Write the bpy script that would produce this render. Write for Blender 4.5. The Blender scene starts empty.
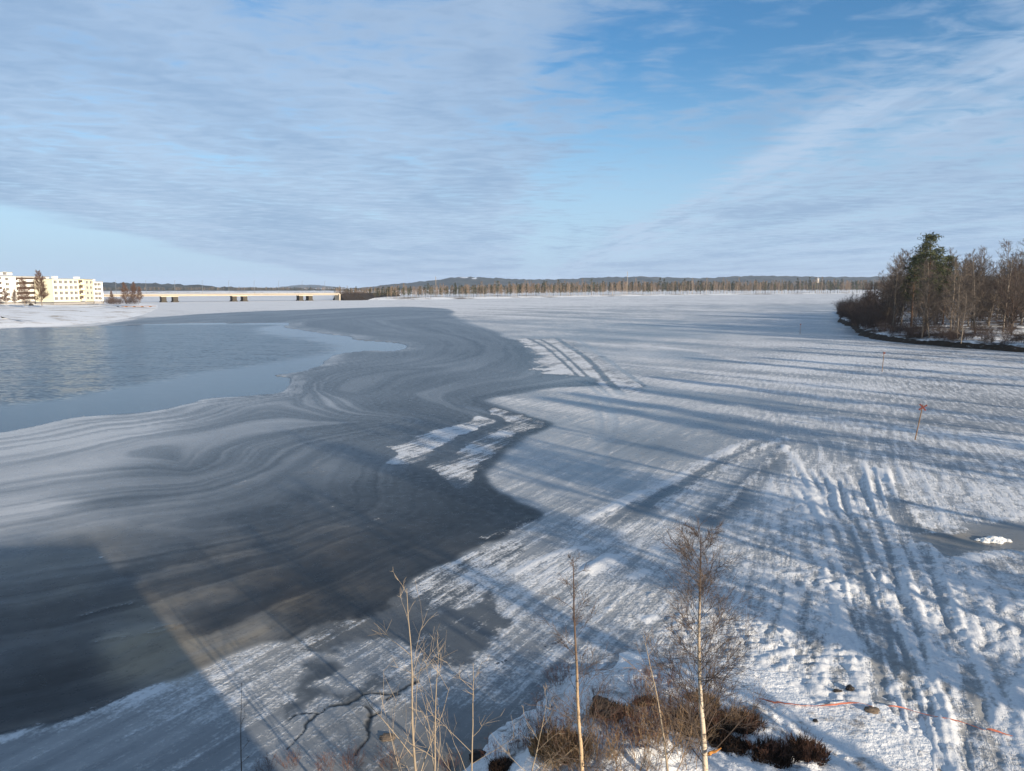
import bpy, math, random
import numpy as np
from mathutils import Vector

R = math.radians
SC = bpy.context.scene
COL = SC.collection

# ------------------------------------------------------------------ camera
CAM_H = 10.0
FPX = 718.0                     # focal length in pixels of a 1024 px wide frame
PITCH = R(7.8)
cam_d = bpy.data.cameras.new('camera')
cam_d.sensor_width = 36.0
cam_d.lens = 36.0 * FPX / 1024.0
cam_d.clip_start = 0.1
cam_d.clip_end = 30000.0
cam = bpy.data.objects.new('camera', cam_d)
COL.objects.link(cam)
cam.location = (0, 0, CAM_H)
cam.rotation_euler = (math.pi / 2 - PITCH, 0, 0)
SC.camera = cam

# ------------------------------------------------------------------ light
SUN_EL = R(14.5)
SHADOW_AZ = R(-40.0)            # shadows run forward and to the left
sdir = Vector((math.sin(SHADOW_AZ) * math.cos(SUN_EL), math.cos(SHADOW_AZ) * math.cos(SUN_EL), -math.sin(SUN_EL)))
sun_d = bpy.data.lights.new('sun', 'SUN')
sun_d.energy = 5.0
sun_d.angle = R(0.53)
sun_d.color = (1.0, 0.86, 0.68)
sun = bpy.data.objects.new('sun', sun_d)
COL.objects.link(sun)
sun.rotation_euler = sdir.to_track_quat('-Z', 'Y').to_euler()
sun.location = (60, -80, 60)

SC.view_settings.view_transform = 'Standard'
SC.view_settings.look = 'None'
SC.view_settings.gamma = 1.0
SC.view_settings.exposure = 0.62
SC.view_settings.use_curve_mapping = False
SC.render.engine = 'CYCLES'
SC.cycles.max_bounces = 6
SC.cycles.volume_bounces = 1


# ------------------------------------------------------------------ node helpers
def new_mat(name):
    m = bpy.data.materials.new(name)
    m.use_nodes = True
    nt = m.node_tree
    nt.nodes.clear()
    return m, nt


class N:
    def __init__(s, nt):
        s.nt = nt

    def node(s, t, **kw):
        n = s.nt.nodes.new(t)
        for k, v in kw.items():
            setattr(n, k, v)
        return n

    def put(s, sock, v):
        if v is None:
            return
        if isinstance(v, bpy.types.NodeSocket):
            s.nt.links.new(v, sock)
        else:
            if sock.type == 'RGBA' and not isinstance(v, (int, float)) and len(v) == 3:
                v = (*v, 1)
            sock.default_value = v

    def math(s, op, a, b=None, c=None, clamp=False):
        n = s.node('ShaderNodeMath', operation=op, use_clamp=clamp)
        s.put(n.inputs[0], a); s.put(n.inputs[1], b)
        if c is not None: s.put(n.inputs[2], c)
        return n.outputs[0]

    def vmath(s, op, a, b=None):
        n = s.node('ShaderNodeVectorMath', operation=op)
        s.put(n.inputs[0], a); s.put(n.inputs[1], b)
        return n.outputs[0]

    def smooth(s, x, a, b, lo=0.0, hi=1.0):
        n = s.node('ShaderNodeMapRange', interpolation_type='SMOOTHSTEP')
        s.put(n.inputs[0], x); s.put(n.inputs[1], a); s.put(n.inputs[2], b); s.put(n.inputs[3], lo); s.put(n.inputs[4], hi)
        return n.outputs[0]

    def lin(s, x, a, b, lo=0.0, hi=1.0):
        n = s.node('ShaderNodeMapRange')
        s.put(n.inputs[0], x); s.put(n.inputs[1], a); s.put(n.inputs[2], b); s.put(n.inputs[3], lo); s.put(n.inputs[4], hi)
        return n.outputs[0]

    def noise(s, vec, scale, detail=4, rough=0.55, dist=0.0):
        n = s.node('ShaderNodeTexNoise')
        s.put(n.inputs['Vector'], vec); s.put(n.inputs['Scale'], scale)
        n.inputs['Detail'].default_value = detail
        n.inputs['Roughness'].default_value = rough
        n.inputs['Distortion'].default_value = dist
        return n.outputs[0]

    def mapping(s, vec, scale=(1, 1, 1), rot=(0, 0, 0), loc=(0, 0, 0)):
        n = s.node('ShaderNodeMapping')
        s.put(n.inputs[0], vec)
        n.inputs['Location'].default_value = loc
        n.inputs['Rotation'].default_value = rot
        n.inputs['Scale'].default_value = scale
        return n.outputs[0]

    def mix(s, f, a, b):
        n = s.node('ShaderNodeMix', data_type='RGBA')
        s.put(n.inputs[0], f); s.put(n.inputs[6], a); s.put(n.inputs[7], b)
        return n.outputs[2]

    def fmix(s, f, a, b):
        n = s.node('ShaderNodeMix', data_type='FLOAT')
        s.put(n.inputs[0], f); s.put(n.inputs[2], a); s.put(n.inputs[3], b)
        return n.outputs[0]

    def ramp(s, x, stops):
        n = s.node('ShaderNodeValToRGB')
        e = n.color_ramp.elements
        while len(e) < len(stops):
            e.new(0.5)
        for i, (p, c) in enumerate(stops):
            e[i].position = p
            e[i].color = (*c, 1) if len(c) == 3 else c
        s.put(n.inputs[0], x)
        return n.outputs[0]

    def attr(s, name):
        return s.node('ShaderNodeAttribute', attribute_name=name).outputs['Fac']

    def pos(s):
        return s.node('ShaderNodeNewGeometry').outputs['Position']

    def obco(s):
        return s.node('ShaderNodeTexCoord').outputs['Object']

    def bump(s, h, strength, dist):
        n = s.node('ShaderNodeBump')
        s.put(n.inputs['Strength'], strength); s.put(n.inputs['Distance'], dist); s.put(n.inputs['Height'], h)
        return n.outputs[0]

    def principled(s, col, rough, normal=None, ior=1.45, spec=0.5, **kw):
        n = s.node('ShaderNodeBsdfPrincipled')
        s.put(n.inputs['Base Color'], col); s.put(n.inputs['Roughness'], rough)
        n.inputs['IOR'].default_value = ior
        s.put(n.inputs['Specular IOR Level'], spec)
        if normal is not None: s.put(n.inputs['Normal'], normal)
        for k, v in kw.items():
            s.put(n.inputs[k], v)
        o = s.node('ShaderNodeOutputMaterial')
        s.nt.links.new(n.outputs[0], o.inputs[0])
        return n


# ------------------------------------------------------------------ world: sky with a thin broken cloud sheet
w = bpy.data.worlds.new('World')
SC.world = w
w.use_nodes = True
nt = w.node_tree
nt.nodes.clear()
n = N(nt)
sky = n.node('ShaderNodeTexSky', sky_type='NISHITA')
sky.sun_disc = False
sky.sun_elevation = SUN_EL
# sun stands behind the camera to the right
sky.sun_rotation = math.atan2(-sdir.x, -sdir.y)
sky.altitude = 100
sky.air_density = 1.0
sky.dust_density = 0.2
sky.ozone_density = 3.0
dirv = n.node('ShaderNodeTexCoord').outputs['Generated']
sep = n.node('ShaderNodeSeparateXYZ')
nt.links.new(dirv, sep.inputs[0])
zc = n.math('MAXIMUM', sep.outputs[2], 0.0)
den = n.math('ADD', zc, 0.012)
px = n.math('DIVIDE', sep.outputs[0], den)
py = n.math('DIVIDE', sep.outputs[1], den)
cmb = n.node('ShaderNodeCombineXYZ')
nt.links.new(px, cmb.inputs[0]); nt.links.new(py, cmb.inputs[1])
P = cmb.outputs[0]
warp = n.noise(n.mapping(P, (0.5, 0.5, 1)), 1.0, 3)
wx = n.math('ADD', px, n.math('MULTIPLY', n.math('SUBTRACT', warp, 0.5), 1.6))
# broad sheet: its near edge runs away to the left, beyond it clear sky
edge = n.math('ADD', wx, n.math('MULTIPLY', py, 0.13))
edge = n.math('ADD', edge, n.math('MULTIPLY', n.math('SUBTRACT', n.noise(n.mapping(P, (0.35, 0.1, 1)), 1.0, 4), 0.5), 3.0))
sheet = n.smooth(edge, -5.2, -4.0)
lane = n.ramp(n.lin(wx, -6, 6), [(0.0, (1.0,) * 3), (0.42, (.98,) * 3), (0.50, (.84,) * 3), (0.545, (.34,) * 3), (0.62, (.30,) * 3),
                                 (0.665, (.85,) * 3), (0.71, (.72,) * 3), (0.80, (.78,) * 3), (1.0, (.8,) * 3)])
big = n.noise(n.mapping(P, (0.55, 0.22, 1), (0, 0, R(-12))), 1.0, 5, 0.55)
small = n.noise(n.mapping(P, (3.7, 5.6, 1), (0, 0, R(-25))), 1.0, 4, 0.6, 0.4)
mid = n.noise(n.mapping(P, (1.5, 0.8, 1), (0, 0, R(14)), (4, 2, 0)), 1.0, 4, 0.55, 0.3)
dens = n.math('ADD', lane, n.math('MULTIPLY', n.math('SUBTRACT', big, 0.5), 1.1))
dens = n.math('ADD', dens, n.math('MULTIPLY', n.math('SUBTRACT', small, 0.5), 1.7))
dens = n.math('ADD', dens, n.math('MULTIPLY', n.math('SUBTRACT', mid, 0.5), 1.1))
alpha = n.smooth(dens, 0.15, 1.0)
alpha = n.math('MULTIPLY', alpha, sheet)
# faint stray streaks in the clear part
stray = n.smooth(n.noise(n.mapping(P, (0.25, 0.03, 1), (0, 0, R(70)), (3, 1, 0)), 1.0, 4), 0.55, 0.8, 0.0, 0.45)
alpha = n.math('MAXIMUM', alpha, stray)
shade = n.smooth(n.math('ADD', n.math('MULTIPLY', big, 0.75), n.math('MULTIPLY', small, 0.45)), 0.42, 0.78)
streak = n.math('MULTIPLY', n.smooth(wx, 1.3, 1.95), n.smooth(wx, 3.1, 2.1))
streak = n.math('MULTIPLY', streak, n.smooth(n.noise(n.mapping(P, (2.4, .35, 1), (0, 0, R(-6)), (7, 3, 0)), 1.0, 5, .6), .35, .65))
shade = n.math('SUBTRACT', shade, n.math('MULTIPLY', streak, .9), None, True)
cloudc = n.mix(shade, (3.6, 4.6, 6.0, 1), (2.25, 3.25, 4.75, 1))
CLOUD_NODE = cloudc
# pale icy haze low over the horizon, all the way round
veil = n.smooth(sep.outputs[2], 0.0, 0.30, 0.92, 0.0)
hs = n.node('ShaderNodeHueSaturation')
hs.inputs['Saturation'].default_value = 1.22
hs.inputs['Value'].default_value = 1.12
n.put(hs.inputs['Color'], sky.outputs[0])
clear = n.mix(veil, hs.outputs[0], (3.2, 4.6, 6.3, 1))
blend = n.mix(n.math('MULTIPLY', alpha, 0.86), clear, cloudc)
bg = n.node('ShaderNodeBackground')
nt.links.new(blend, bg.inputs[0])
bg.inputs[1].default_value = 0.088
wo = n.node('ShaderNodeOutputWorld')
nt.links.new(bg.outputs[0], wo.inputs[0])


# ------------------------------------------------------------------ survey: points of the river plan
def G(u, v, z=0.0):
    """ground point seen in direction (u, v) of the survey photograph, at height z"""
    a = (u - 512.0) / FPX
    b = (385.5 - v) / FPX
    fy = math.cos(PITCH) + math.sin(PITCH) * b
    fz = -math.sin(PITCH) + math.cos(PITCH) * b
    t = (CAM_H - z) / (-fz)
    return (a * t, fy * t)


def at(u, v, depth):
    """point on the sight line (u, v) at forward distance depth"""
    a = (u - 512.0) / FPX
    b = (385.5 - v) / FPX
    fy = math.cos(PITCH) + math.sin(PITCH) * b
    fz = -math.sin(PITCH) + math.cos(PITCH) * b
    t = depth / fy
    return (a * t, depth, CAM_H + fz * t)


def GL(pts):
    return np.array([G(u, v) for u, v in pts])


# ------------------------------------------------------------------ numpy noise
def _h(ix, iy, seed):
    h = (ix.astype(np.uint32) * np.uint32(374761393) + iy.astype(np.uint32) * np.uint32(668265263) + np.uint32(seed * 974711 + 13))
    h = (h ^ (h >> np.uint32(13))) * np.uint32(1274126177)
    h = h ^ (h >> np.uint32(16))
    return (h & np.uint32(0xFFFFFF)).astype(np.float32) / np.float32(0xFFFFFF)


def vn(x, y, seed=0):
    x = np.asarray(x, dtype=np.float64); y = np.asarray(y, dtype=np.float64)
    fx = np.floor(x); fy = np.floor(y)
    ix = fx.astype(np.int64); iy = fy.astype(np.int64)
    tx = (x - fx).astype(np.float32); ty = (y - fy).astype(np.float32)
    tx = tx * tx * (3 - 2 * tx); ty = ty * ty * (3 - 2 * ty)
    a = _h(ix, iy, seed); b = _h(ix + 1, iy, seed); c = _h(ix, iy + 1, seed); d = _h(ix + 1, iy + 1, seed)
    return (a + (b - a) * tx) * (1 - ty) + (c + (d - c) * tx) * ty


def fbm(x, y, octv=4, seed=0, gain=0.5, lac=2.03):
    s = 0; amp = 1.0; tot = 0
    for i in range(octv):
        s = s + amp * vn(x * lac ** i + 17.3 * i, y * lac ** i + 9.1 * i, seed + i)
        tot += amp; amp *= gain
    return s / tot - 0.5


def sstep(x, a, b):
    t = np.clip((x - a) / (b - a), 0, 1)
    return t * t * (3 - 2 * t)


def spline(P, sub=5, closed=False):
    P = np.asarray(P, float)
    k = len(P); out = []
    rng = range(k if closed else k - 1)
    for i in rng:
        if closed:
            p0, p1, p2, p3 = P[(i - 1) % k], P[i], P[(i + 1) % k], P[(i + 2) % k]
        else:
            p0, p1, p2, p3 = P[max(i - 1, 0)], P[i], P[i + 1], P[min(i + 2, k - 1)]
        for j in range(sub):
            t = j / sub
            out.append(0.5 * ((2 * p1) + (-p0 + p2) * t + (2 * p0 - 5 * p1 + 4 * p2 - p3) * t * t + (-p0 + 3 * p1 - 3 * p2 + p3) * t ** 3))
    if not closed: out.append(P[-1])
    return np.array(out)


def dist_line(x, y, L, closed=False):
    best = np.full(x.shape, 1e9, np.float32)
    k = len(L)
    for i in range(k if closed else k - 1):
        ax, ay = L[i]; bx, by = L[(i + 1) % k]
        dx, dy = bx - ax, by - ay
        q = dx * dx + dy * dy
        if q < 1e-12: continue
        t = np.clip(((x - ax) * dx + (y - ay) * dy) / q, 0, 1)
        ex = x - ax - t * dx; ey = y - ay - t * dy
        np.minimum(best, ex * ex + ey * ey, out=best)
    return np.sqrt(best)


def inside(x, y, L):
    c = np.zeros(x.shape, bool)
    k = len(L)
    for i in range(k):
        ax, ay = L[i]; bx, by = L[(i + 1) % k]
        if ay == by: continue
        m = ((ay > y) != (by > y)) & (x < (bx - ax) * (y - ay) / (by - ay) + ax)
        c ^= m
    return c


def sdf(x, y, L, margin=None):
    """signed distance, negative inside the closed line L"""
    L = np.asarray(L)
    if margin is None:
        d = dist_line(x, y, L, True)
        return np.where(inside(x, y, L), -d, d)
    out = np.full(x.shape, 1e3, np.float32)
    m = (x > L[:, 0].min() - margin) & (x < L[:, 0].max() + margin) & (y > L[:, 1].min() - margin) & (y < L[:, 1].max() + margin)
    if m.any():
        d = dist_line(x[m], y[m], L, True)
        out[m] = np.where(inside(x[m], y[m], L), -d, d)
    return out


def dline(x, y, L, margin):
    L = np.asarray(L)
    out = np.full(x.shape, 1e3, np.float32)
    m = (x > L[:, 0].min() - margin) & (x < L[:, 0].max() + margin) & (y > L[:, 1].min() - margin) & (y < L[:, 1].max() + margin)
    if m.any(): out[m] = dist_line(x[m], y[m], L)
    return out


# ------------------------------------------------------------------ mesh helpers
def link(o, parent=None):
    COL.objects.link(o)
    if parent is not None: o.parent = parent
    return o


def mesh_np(name, co, faces, mats=None, smooth=True):
    """co (n,3), faces (m,k) constant k"""
    me = bpy.data.meshes.new(name)
    co = np.asarray(co, np.float32); faces = np.asarray(faces, np.int32)
    me.vertices.add(len(co)); me.vertices.foreach_set('co', co.ravel())
    k = faces.shape[1]
    me.loops.add(faces.size); me.loops.foreach_set('vertex_index', faces.ravel())
    me.polygons.add(len(faces))
    me.polygons.foreach_set('loop_start', np.arange(0, faces.size, k, dtype=np.int32))
    try:
        me.polygons.foreach_set('loop_total', np.full(len(faces), k, np.int32))
    except Exception:
        pass
    if smooth:
        me.polygons.foreach_set('use_smooth', np.ones(len(faces), bool))
    me.update(calc_edges=True)
    if mats: me.materials.append(mats)
    return me


def add_attr(me, name, arr):
    a = me.attributes.new(name, 'FLOAT', 'POINT')
    a.data.foreach_set('value', np.asarray(arr, np.float32).ravel())


def obj(name, me, parent=None, **props):
    o = bpy.data.objects.new(name, me)
    link(o, parent)
    for k, v in props.items(): o[k] = v
    return o


def thing(name, label, cat, loc=(0, 0, 0), rz=0.0, group=None):
    o = bpy.data.objects.new(name, None)
    o.empty_display_size = 0.3
    link(o)
    o.location = loc; o.rotation_euler = (0, 0, rz)
    tag(o, label, cat, group)
    return o


def tag(o, label, cat, group=None):
    o['label'] = label; o['category'] = cat
    if group: o['group'] = group
    return o


class MB:
    """collects simple shapes for one mesh"""
    def __init__(s):
        s.v = []; s.f = []

    def add(s, vs, fs):
        b = len(s.v)
        s.v += [tuple(p) for p in vs]
        s.f += [tuple(i + b for i in f) for f in fs]

    def box(s, c, d, rz=0.0):
        cx, cy, cz = c; hx, hy, hz = d[0] / 2, d[1] / 2, d[2] / 2
        cs, sn = math.cos(rz), math.sin(rz)
        vs = []
        for z in (-hz, hz):
            for x, y in ((-hx, -hy), (hx, -hy), (hx, hy), (-hx, hy)):
                vs.append((cx + x * cs - y * sn, cy + x * sn + y * cs, cz + z))
        s.add(vs, [(3, 2, 1, 0), (4, 5, 6, 7), (0, 1, 5, 4), (1, 2, 6, 5), (2, 3, 7, 6), (3, 0, 4, 7)])

    def tube(s, pts, rad, k=4, cap=True):
        b = len(s.v)
        m = len(pts)
        up = Vector((0.31, 0.17, 0.93))
        for i in range(m):
            p = Vector(pts[i])
            d = Vector(pts[min(i + 1, m - 1)]) - Vector(pts[max(i - 1, 0)])
            if d.length < 1e-9: d = Vector((0, 0, 1))
            d.normalize()
            a = d.cross(up)
            if a.length < 1e-3: a = d.cross(Vector((1, 0, 0)))
            a.normalize(); c = d.cross(a)
            for j in range(k):
                t = 2 * math.pi * j / k
                q = p + (a * math.cos(t) + c * math.sin(t)) * rad[i]
                s.v.append((q.x, q.y, q.z))
        for i in range(m - 1):
            for j in range(k):
                s.f.append((b + i * k + j, b + i * k + (j + 1) % k, b + (i + 1) * k + (j + 1) % k, b + (i + 1) * k + j))
        if cap and k > 2:
            s.f.append(tuple(b + (m - 1) * k + j for j in range(k)))
            s.f.append(tuple(b + k - 1 - j for j in range(k)))

    def tri(s, a, b_, c):
        s.add((a, b_, c), ((0, 1, 2),))

    def mesh(s, name, mat=None, smooth=False):
        me = bpy.data.meshes.new(name)
        me.from_pydata(s.v, [], s.f)
        if smooth: me.polygons.foreach_set('use_smooth', np.ones(len(me.polygons), bool))
        if mat: me.materials.append(mat)
        me.update()
        return me

    def build(s, name, mat, parent=None, smooth=False, **props):
        return obj(name, s.mesh(name, mat, smooth), parent, **props)


# ================================================================== MATERIALS
def simple_mat(name, col, rough=0.8, var=0.25, scale=3.0, bump=0.0, spec=0.3, obj_var=0.0):
    m, nt = new_mat(name)
    n = N(nt)
    p = n.obco()
    k = n.noise(p, scale, 4)
    c = n.mix(k, tuple(x * (1 - var) for x in col), tuple(min(1, x * (1 + var)) for x in col))
    if obj_var:
        rnd = n.node('ShaderNodeObjectInfo').outputs['Random']
        c2 = n.node('ShaderNodeHueSaturation')
        n.put(c2.inputs['Value'], n.lin(rnd, 0, 1, 1 - obj_var, 1 + obj_var))
        n.put(c2.inputs['Color'], c)
        c = c2.outputs[0]
    nm = n.bump(n.noise(p, scale * 4, 4), bump, 0.02) if bump else None
    n.principled(c, rough, nm, spec=spec)
    return m


def plan_dir(a, b):
    g0, g1 = G(*a), G(*b)
    return math.atan2(g1[1] - g0[1], g1[0] - g0[0])


TH_A = plan_dir((400, 690), (560, 575))     # streaks scoured across the near ice
TH_B = plan_dir((905, 760), (872, 560))     # streaks along the sledge trails


def ice_material():
    m, nt = new_mat('river_ice_surface')
    n = N(nt)
    p = n.pos()
    snow = n.attr('snow'); tone = n.attr('tone'); brown = n.attr('brown'); psi = n.attr('flow')
    fine = n.noise(p, 2.6, 5, 0.62)
    grain = n.noise(p, 11.0, 4, 0.6)
    patch = n.noise(p, 0.35, 4, 0.55)
    # crusted snow breaks up into flecks at its margin
    side = n.attr('side')
    da = n.noise(n.mapping(n.mapping(p, rot=(0, 0, -TH_A)), (0.32, 3.6, 1)), 1.0, 5, 0.66)
    db = n.noise(n.mapping(n.mapping(p, rot=(0, 0, -TH_B)), (0.45, 3.0, 1)), 1.0, 5, 0.66)
    drift = n.fmix(side, da, db)
    thr = n.math('ADD', snow, n.math('MULTIPLY', n.math('SUBTRACT', fine, 0.5), 0.8))
    thr = n.math('ADD', thr, n.math('MULTIPLY', n.math('SUBTRACT', drift, 0.5), 1.5))
    thr = n.math('ADD', thr, n.math('MULTIPLY', n.math('SUBTRACT', grain, 0.5), 0.9))
    mask = n.smooth(thr, 0.28, 0.78)
    # flow banded ice
    cv = n.node('ShaderNodeCombineXYZ')
    n.put(cv.inputs[0], n.math('MULTIPLY', psi, 16.0))
    n.put(cv.inputs[1], n.math('MULTIPLY', patch, 1.2))
    band = n.noise(cv.outputs[0], 1.0, 3, 0.6)
    t2 = n.math('ADD', tone, n.math('MULTIPLY', n.math('SUBTRACT', band, 0.5), 0.11))
    t2 = n.math('ADD', t2, n.math('MULTIPLY', n.math('SUBTRACT', fine, 0.5), 0.12))
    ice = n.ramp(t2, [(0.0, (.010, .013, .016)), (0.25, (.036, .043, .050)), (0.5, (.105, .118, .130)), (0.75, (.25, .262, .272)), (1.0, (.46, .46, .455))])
    bc = n.mix(fine, (.15, .115, .07), (.33, .275, .19))
    bc = n.mix(n.smooth(t2, 0.05, 0.6), (.035, .026, .018), bc)
    ice = n.mix(brown, ice, bc)
    sn = n.mix(grain, (.52, .53, .54), (.76, .76, .755))
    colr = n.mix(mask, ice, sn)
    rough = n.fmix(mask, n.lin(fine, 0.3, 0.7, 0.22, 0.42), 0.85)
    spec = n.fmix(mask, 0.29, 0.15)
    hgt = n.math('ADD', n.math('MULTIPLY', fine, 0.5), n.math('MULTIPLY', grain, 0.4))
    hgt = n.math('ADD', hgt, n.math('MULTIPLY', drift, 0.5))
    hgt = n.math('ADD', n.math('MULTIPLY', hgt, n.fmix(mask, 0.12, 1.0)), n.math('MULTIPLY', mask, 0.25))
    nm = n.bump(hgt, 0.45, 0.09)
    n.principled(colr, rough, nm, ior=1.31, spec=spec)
    return m


def water_material():
    m, nt = new_mat('open_river_water')
    n = N(nt)
    p = n.pos()
    rip = n.attr('ripple')

    def slope(sc, rot, seedloc, detail):
        t = n.node('ShaderNodeTexNoise')
        n.put(t.inputs['Vector'], n.mapping(p, sc, (0, 0, rot), seedloc))
        t.inputs['Scale'].default_value = 1.0
        t.inputs['Detail'].default_value = detail
        return n.vmath('SUBTRACT', t.outputs['Color'], (.5, .5, .5))
    a = slope((1.6, 3.0, 1), R(15), (0, 0, 0), 3)
    b = slope((.25, .7, 1), R(-12), (5, 9, 0), 3)
    c = n.vmath('ADD', n.vmath('MULTIPLY', a, (.62, .62, 0)), n.vmath('MULTIPLY', b, (.30, .30, 0)))
    patch = n.smooth(n.noise(n.mapping(p, (0.02, 0.12, 1)), 1.0, 4), 0.3, 0.7, 0.65, 1.1)
    k = n.math('ADD', n.math('MULTIPLY', n.math('MULTIPLY', rip, patch), 1.0), 0.04)
    sc = n.node('ShaderNodeVectorMath', operation='SCALE')
    n.put(sc.inputs[0], c); n.put(sc.inputs['Scale'], k)
    nrm = n.vmath('NORMALIZE', n.vmath('ADD', sc.outputs[0], (0, 0, 1)))
    n.principled((.025, .045, .06), n.lin(rip, 0, 1, 0.14, 0.22), nrm, ior=1.33, spec=0.5)
    return m


def snow_ground_material(name, dirt=0.4, dcol=(.06, .042, .028), scale=0.25):
    m, nt = new_mat(name)
    n = N(nt)
    p = n.pos()
    a = n.noise(p, scale, 5, 0.6)
    f = n.noise(p, scale * 9, 5, 0.6)
    k = n.smooth(n.math('ADD', n.math('MULTIPLY', a, 0.7), n.math('MULTIPLY', f, 0.3)), 1 - dirt - 0.08, 1 - dirt + 0.1)
    d = n.mix(f, tuple(x * 0.5 for x in dcol), tuple(x * 1.6 for x in dcol))
    c = n.mix(k, n.mix(f, (.70, .71, .72), (.83, .83, .82)), d)
    nm = n.bump(f, 0.6, 0.25)
    n.principled(c, 0.85, nm, spec=0.2)
    return m


def birch_material(name, dark=0.35, white=(.62, .56, .47), scale=1.0, top=0.0):
    m, nt = new_mat(name)
    n = N(nt)
    p = n.obco()
    a = n.noise(n.mapping(p, (9 * scale, 9 * scale, 26 * scale)), 1.0, 4, 0.6)
    b = n.noise(p, 2.2 * scale, 3)
    k = n.smooth(n.math('ADD', n.math('MULTIPLY', a, 0.75), n.math('MULTIPLY', b, 0.4)), 0.56 + 0.1 * (1 - dark), 0.74)
    tint = n.mix(b, white, (.55, .40, .25))
    c = n.mix(k, tint, (.045, .035, .03))
    if top:
        sp_ = n.node('ShaderNodeSeparateXYZ'); n.put(sp_.inputs[0], p)
        up_ = n.math('ADD', sp_.outputs[2], n.math('MULTIPLY', n.math('SUBTRACT', b, .5), 1.2))
        c = n.mix(n.smooth(up_, top * .6, top * .95), c, (.085, .055, .042))   # young bark stays dark on the upper stem
    n.principled(c, 0.7, n.bump(a, 0.4, 0.01), spec=0.3)
    return m


M = {}
M['ice'] = ice_material()
M['water'] = water_material()
M['bank_snow'] = snow_ground_material('bank_snow', 0.42, (.07, .048, .03), 0.7)
M['shore_snow'] = snow_ground_material('shore_snow', 0.43, (.30, .24, .18), 0.12)
M['forest_floor'] = snow_ground_material('forest_floor_snow', 0.52, (.05, .036, .026), 0.22)
M['far_ground'] = snow_ground_material('far_ground_snow', 0.45, (.09, .065, .045), 0.03)
M['bank_edge'] = snow_ground_material('eroded_bank_edge', 0.68, (.045, .032, .022), 1.1)
M['soil'] = simple_mat('dark_bank_soil', (.028, .021, .016), 0.9, 0.6, 1.5, 0.8)
M['birch'] = birch_material('birch_bark', .6, top=5.0)
M['pale_bark'] = simple_mat('pale_sapling_bark', (.34, .27, .19), 0.75, 0.3, 6, 0.2)
M['twig'] = simple_mat('dark_birch_twig', (.100, .075, .060), 0.8, 0.4, 5)
M['twig_tan'] = simple_mat('tan_twig', (.23, .155, .09), 0.8, 0.4, 5)
M['twig_red'] = simple_mat('red_brown_twig', (.13, .066, .045), 0.8, 0.4, 5)
M['f_trunk'] = simple_mat('grey_birch_trunk', (.20, .165, .13), 0.8, 0.5, 1.2, obj_var=0.3)
M['f_dtrunk'] = simple_mat('dark_trunk', (.07, .052, .04), 0.85, 0.4, 1.2, obj_var=0.3)
M['f_twig'] = simple_mat('bare_twigs', (.118, .094, .075), 0.85, 0.35, 0.6, obj_var=0.3)
M['f_twig_red'] = simple_mat('bare_red_twigs', (.082, .058, .047), 0.85, 0.35, 0.6, obj_var=0.25)
M['needle'] = simple_mat('pine_needles', (.062, .070, .030), 0.75, 0.5, 0.8, obj_var=0.25)
M['far_needle'] = simple_mat('far_pine_needles', (.060, .065, .032), 0.8, 0.5, 0.4, obj_var=0.4)
M['far_twig'] = simple_mat('far_bare_crown', (.17, .12, .08), 0.85, 0.4, 0.3, obj_var=0.35)
M['far_trunk'] = simple_mat('far_pale_trunk', (.36, .29, .21), 0.8, 0.3, 0.3, obj_var=0.3)
M['pine_bark'] = simple_mat('pine_bark', (.15, .085, .05), 0.85, 0.4, 2.0)
M['grass'] = simple_mat('dry_grass', (.24, .155, .075), 0.85, 0.4, 4)
M['dark_shrub'] = simple_mat('dark_heather_stems', (.045, .028, .02), 0.9, 0.5, 5)

# ================================================================== RIVER PLAN (survey of the ice)
WATER = [(-330, 470), (-160, 447), (-70, 437), (0, 431), (40, 425), (88, 417), (154, 412), (194, 402), (206, 398), (250, 395), (284, 392), (294, 386),
         (293, 381), (288, 377), (276, 375), (300, 371), (322, 364), (326, 357), (345, 353), (372, 350), (395, 350.5), (408, 348), (405, 344.5),
         (385, 342), (360, 340), (355, 336.5), (330, 333.5), (300, 330), (281, 326.5), (285, 323), (240, 323), (190, 323.5), (150, 324.5),
         (105, 326), (60, 327), (0, 329), (-90, 332), (-330, 345)]
F = [
    [(-120, 440), (0, 433), (40, 427), (88, 419), (154, 414), (194, 404), (250, 397), (287, 393), (297, 384), (293, 376), (330, 366), (375, 360), (400, 355), (412, 347),
     (402, 341), (362, 336), (300, 328), (290, 323), (320, 319), (400, 314)],
    [(-120, 510), (0, 500), (60, 489), (130, 480), (200, 478), (240, 463), (260, 448), (298, 436), (348, 428), (396, 420), (376, 418), (337, 416), (300, 407), (292, 397),
     (303, 380), (330, 371), (380, 366), (415, 358), (434, 348), (428, 341), (405, 336), (360, 330), (340, 325)],
    [(-120, 580), (60, 556), (200, 540), (290, 520), (335, 502), (349, 480), (364, 460), (395, 445), (440, 428), (464, 420), (455, 411), (420, 403), (380, 400), (343, 397),
     (333, 391), (345, 379), (380, 371), (437, 366), (480, 358), (500, 346), (480, 333), (440, 322)],
    [(-120, 680), (100, 640), (250, 590), (360, 545), (430, 520), (432, 495), (425, 479), (431, 464), (448, 446), (474, 432), (497, 424), (489, 417), (474, 412), (454, 404),
     (446, 399), (456, 392), (490, 386), (540, 377), (545, 366), (530, 350), (500, 337), (460, 320)],
    [(-120, 760), (81, 717), (219, 661), (320, 612), (420, 562), (500, 528), (536, 513), (509, 499), (489, 485), (483, 470), (495, 454), (517, 438), (548, 426), (532, 417),
     (505, 407), (486, 402), (497, 396), (556, 388), (600, 384)],
]
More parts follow.
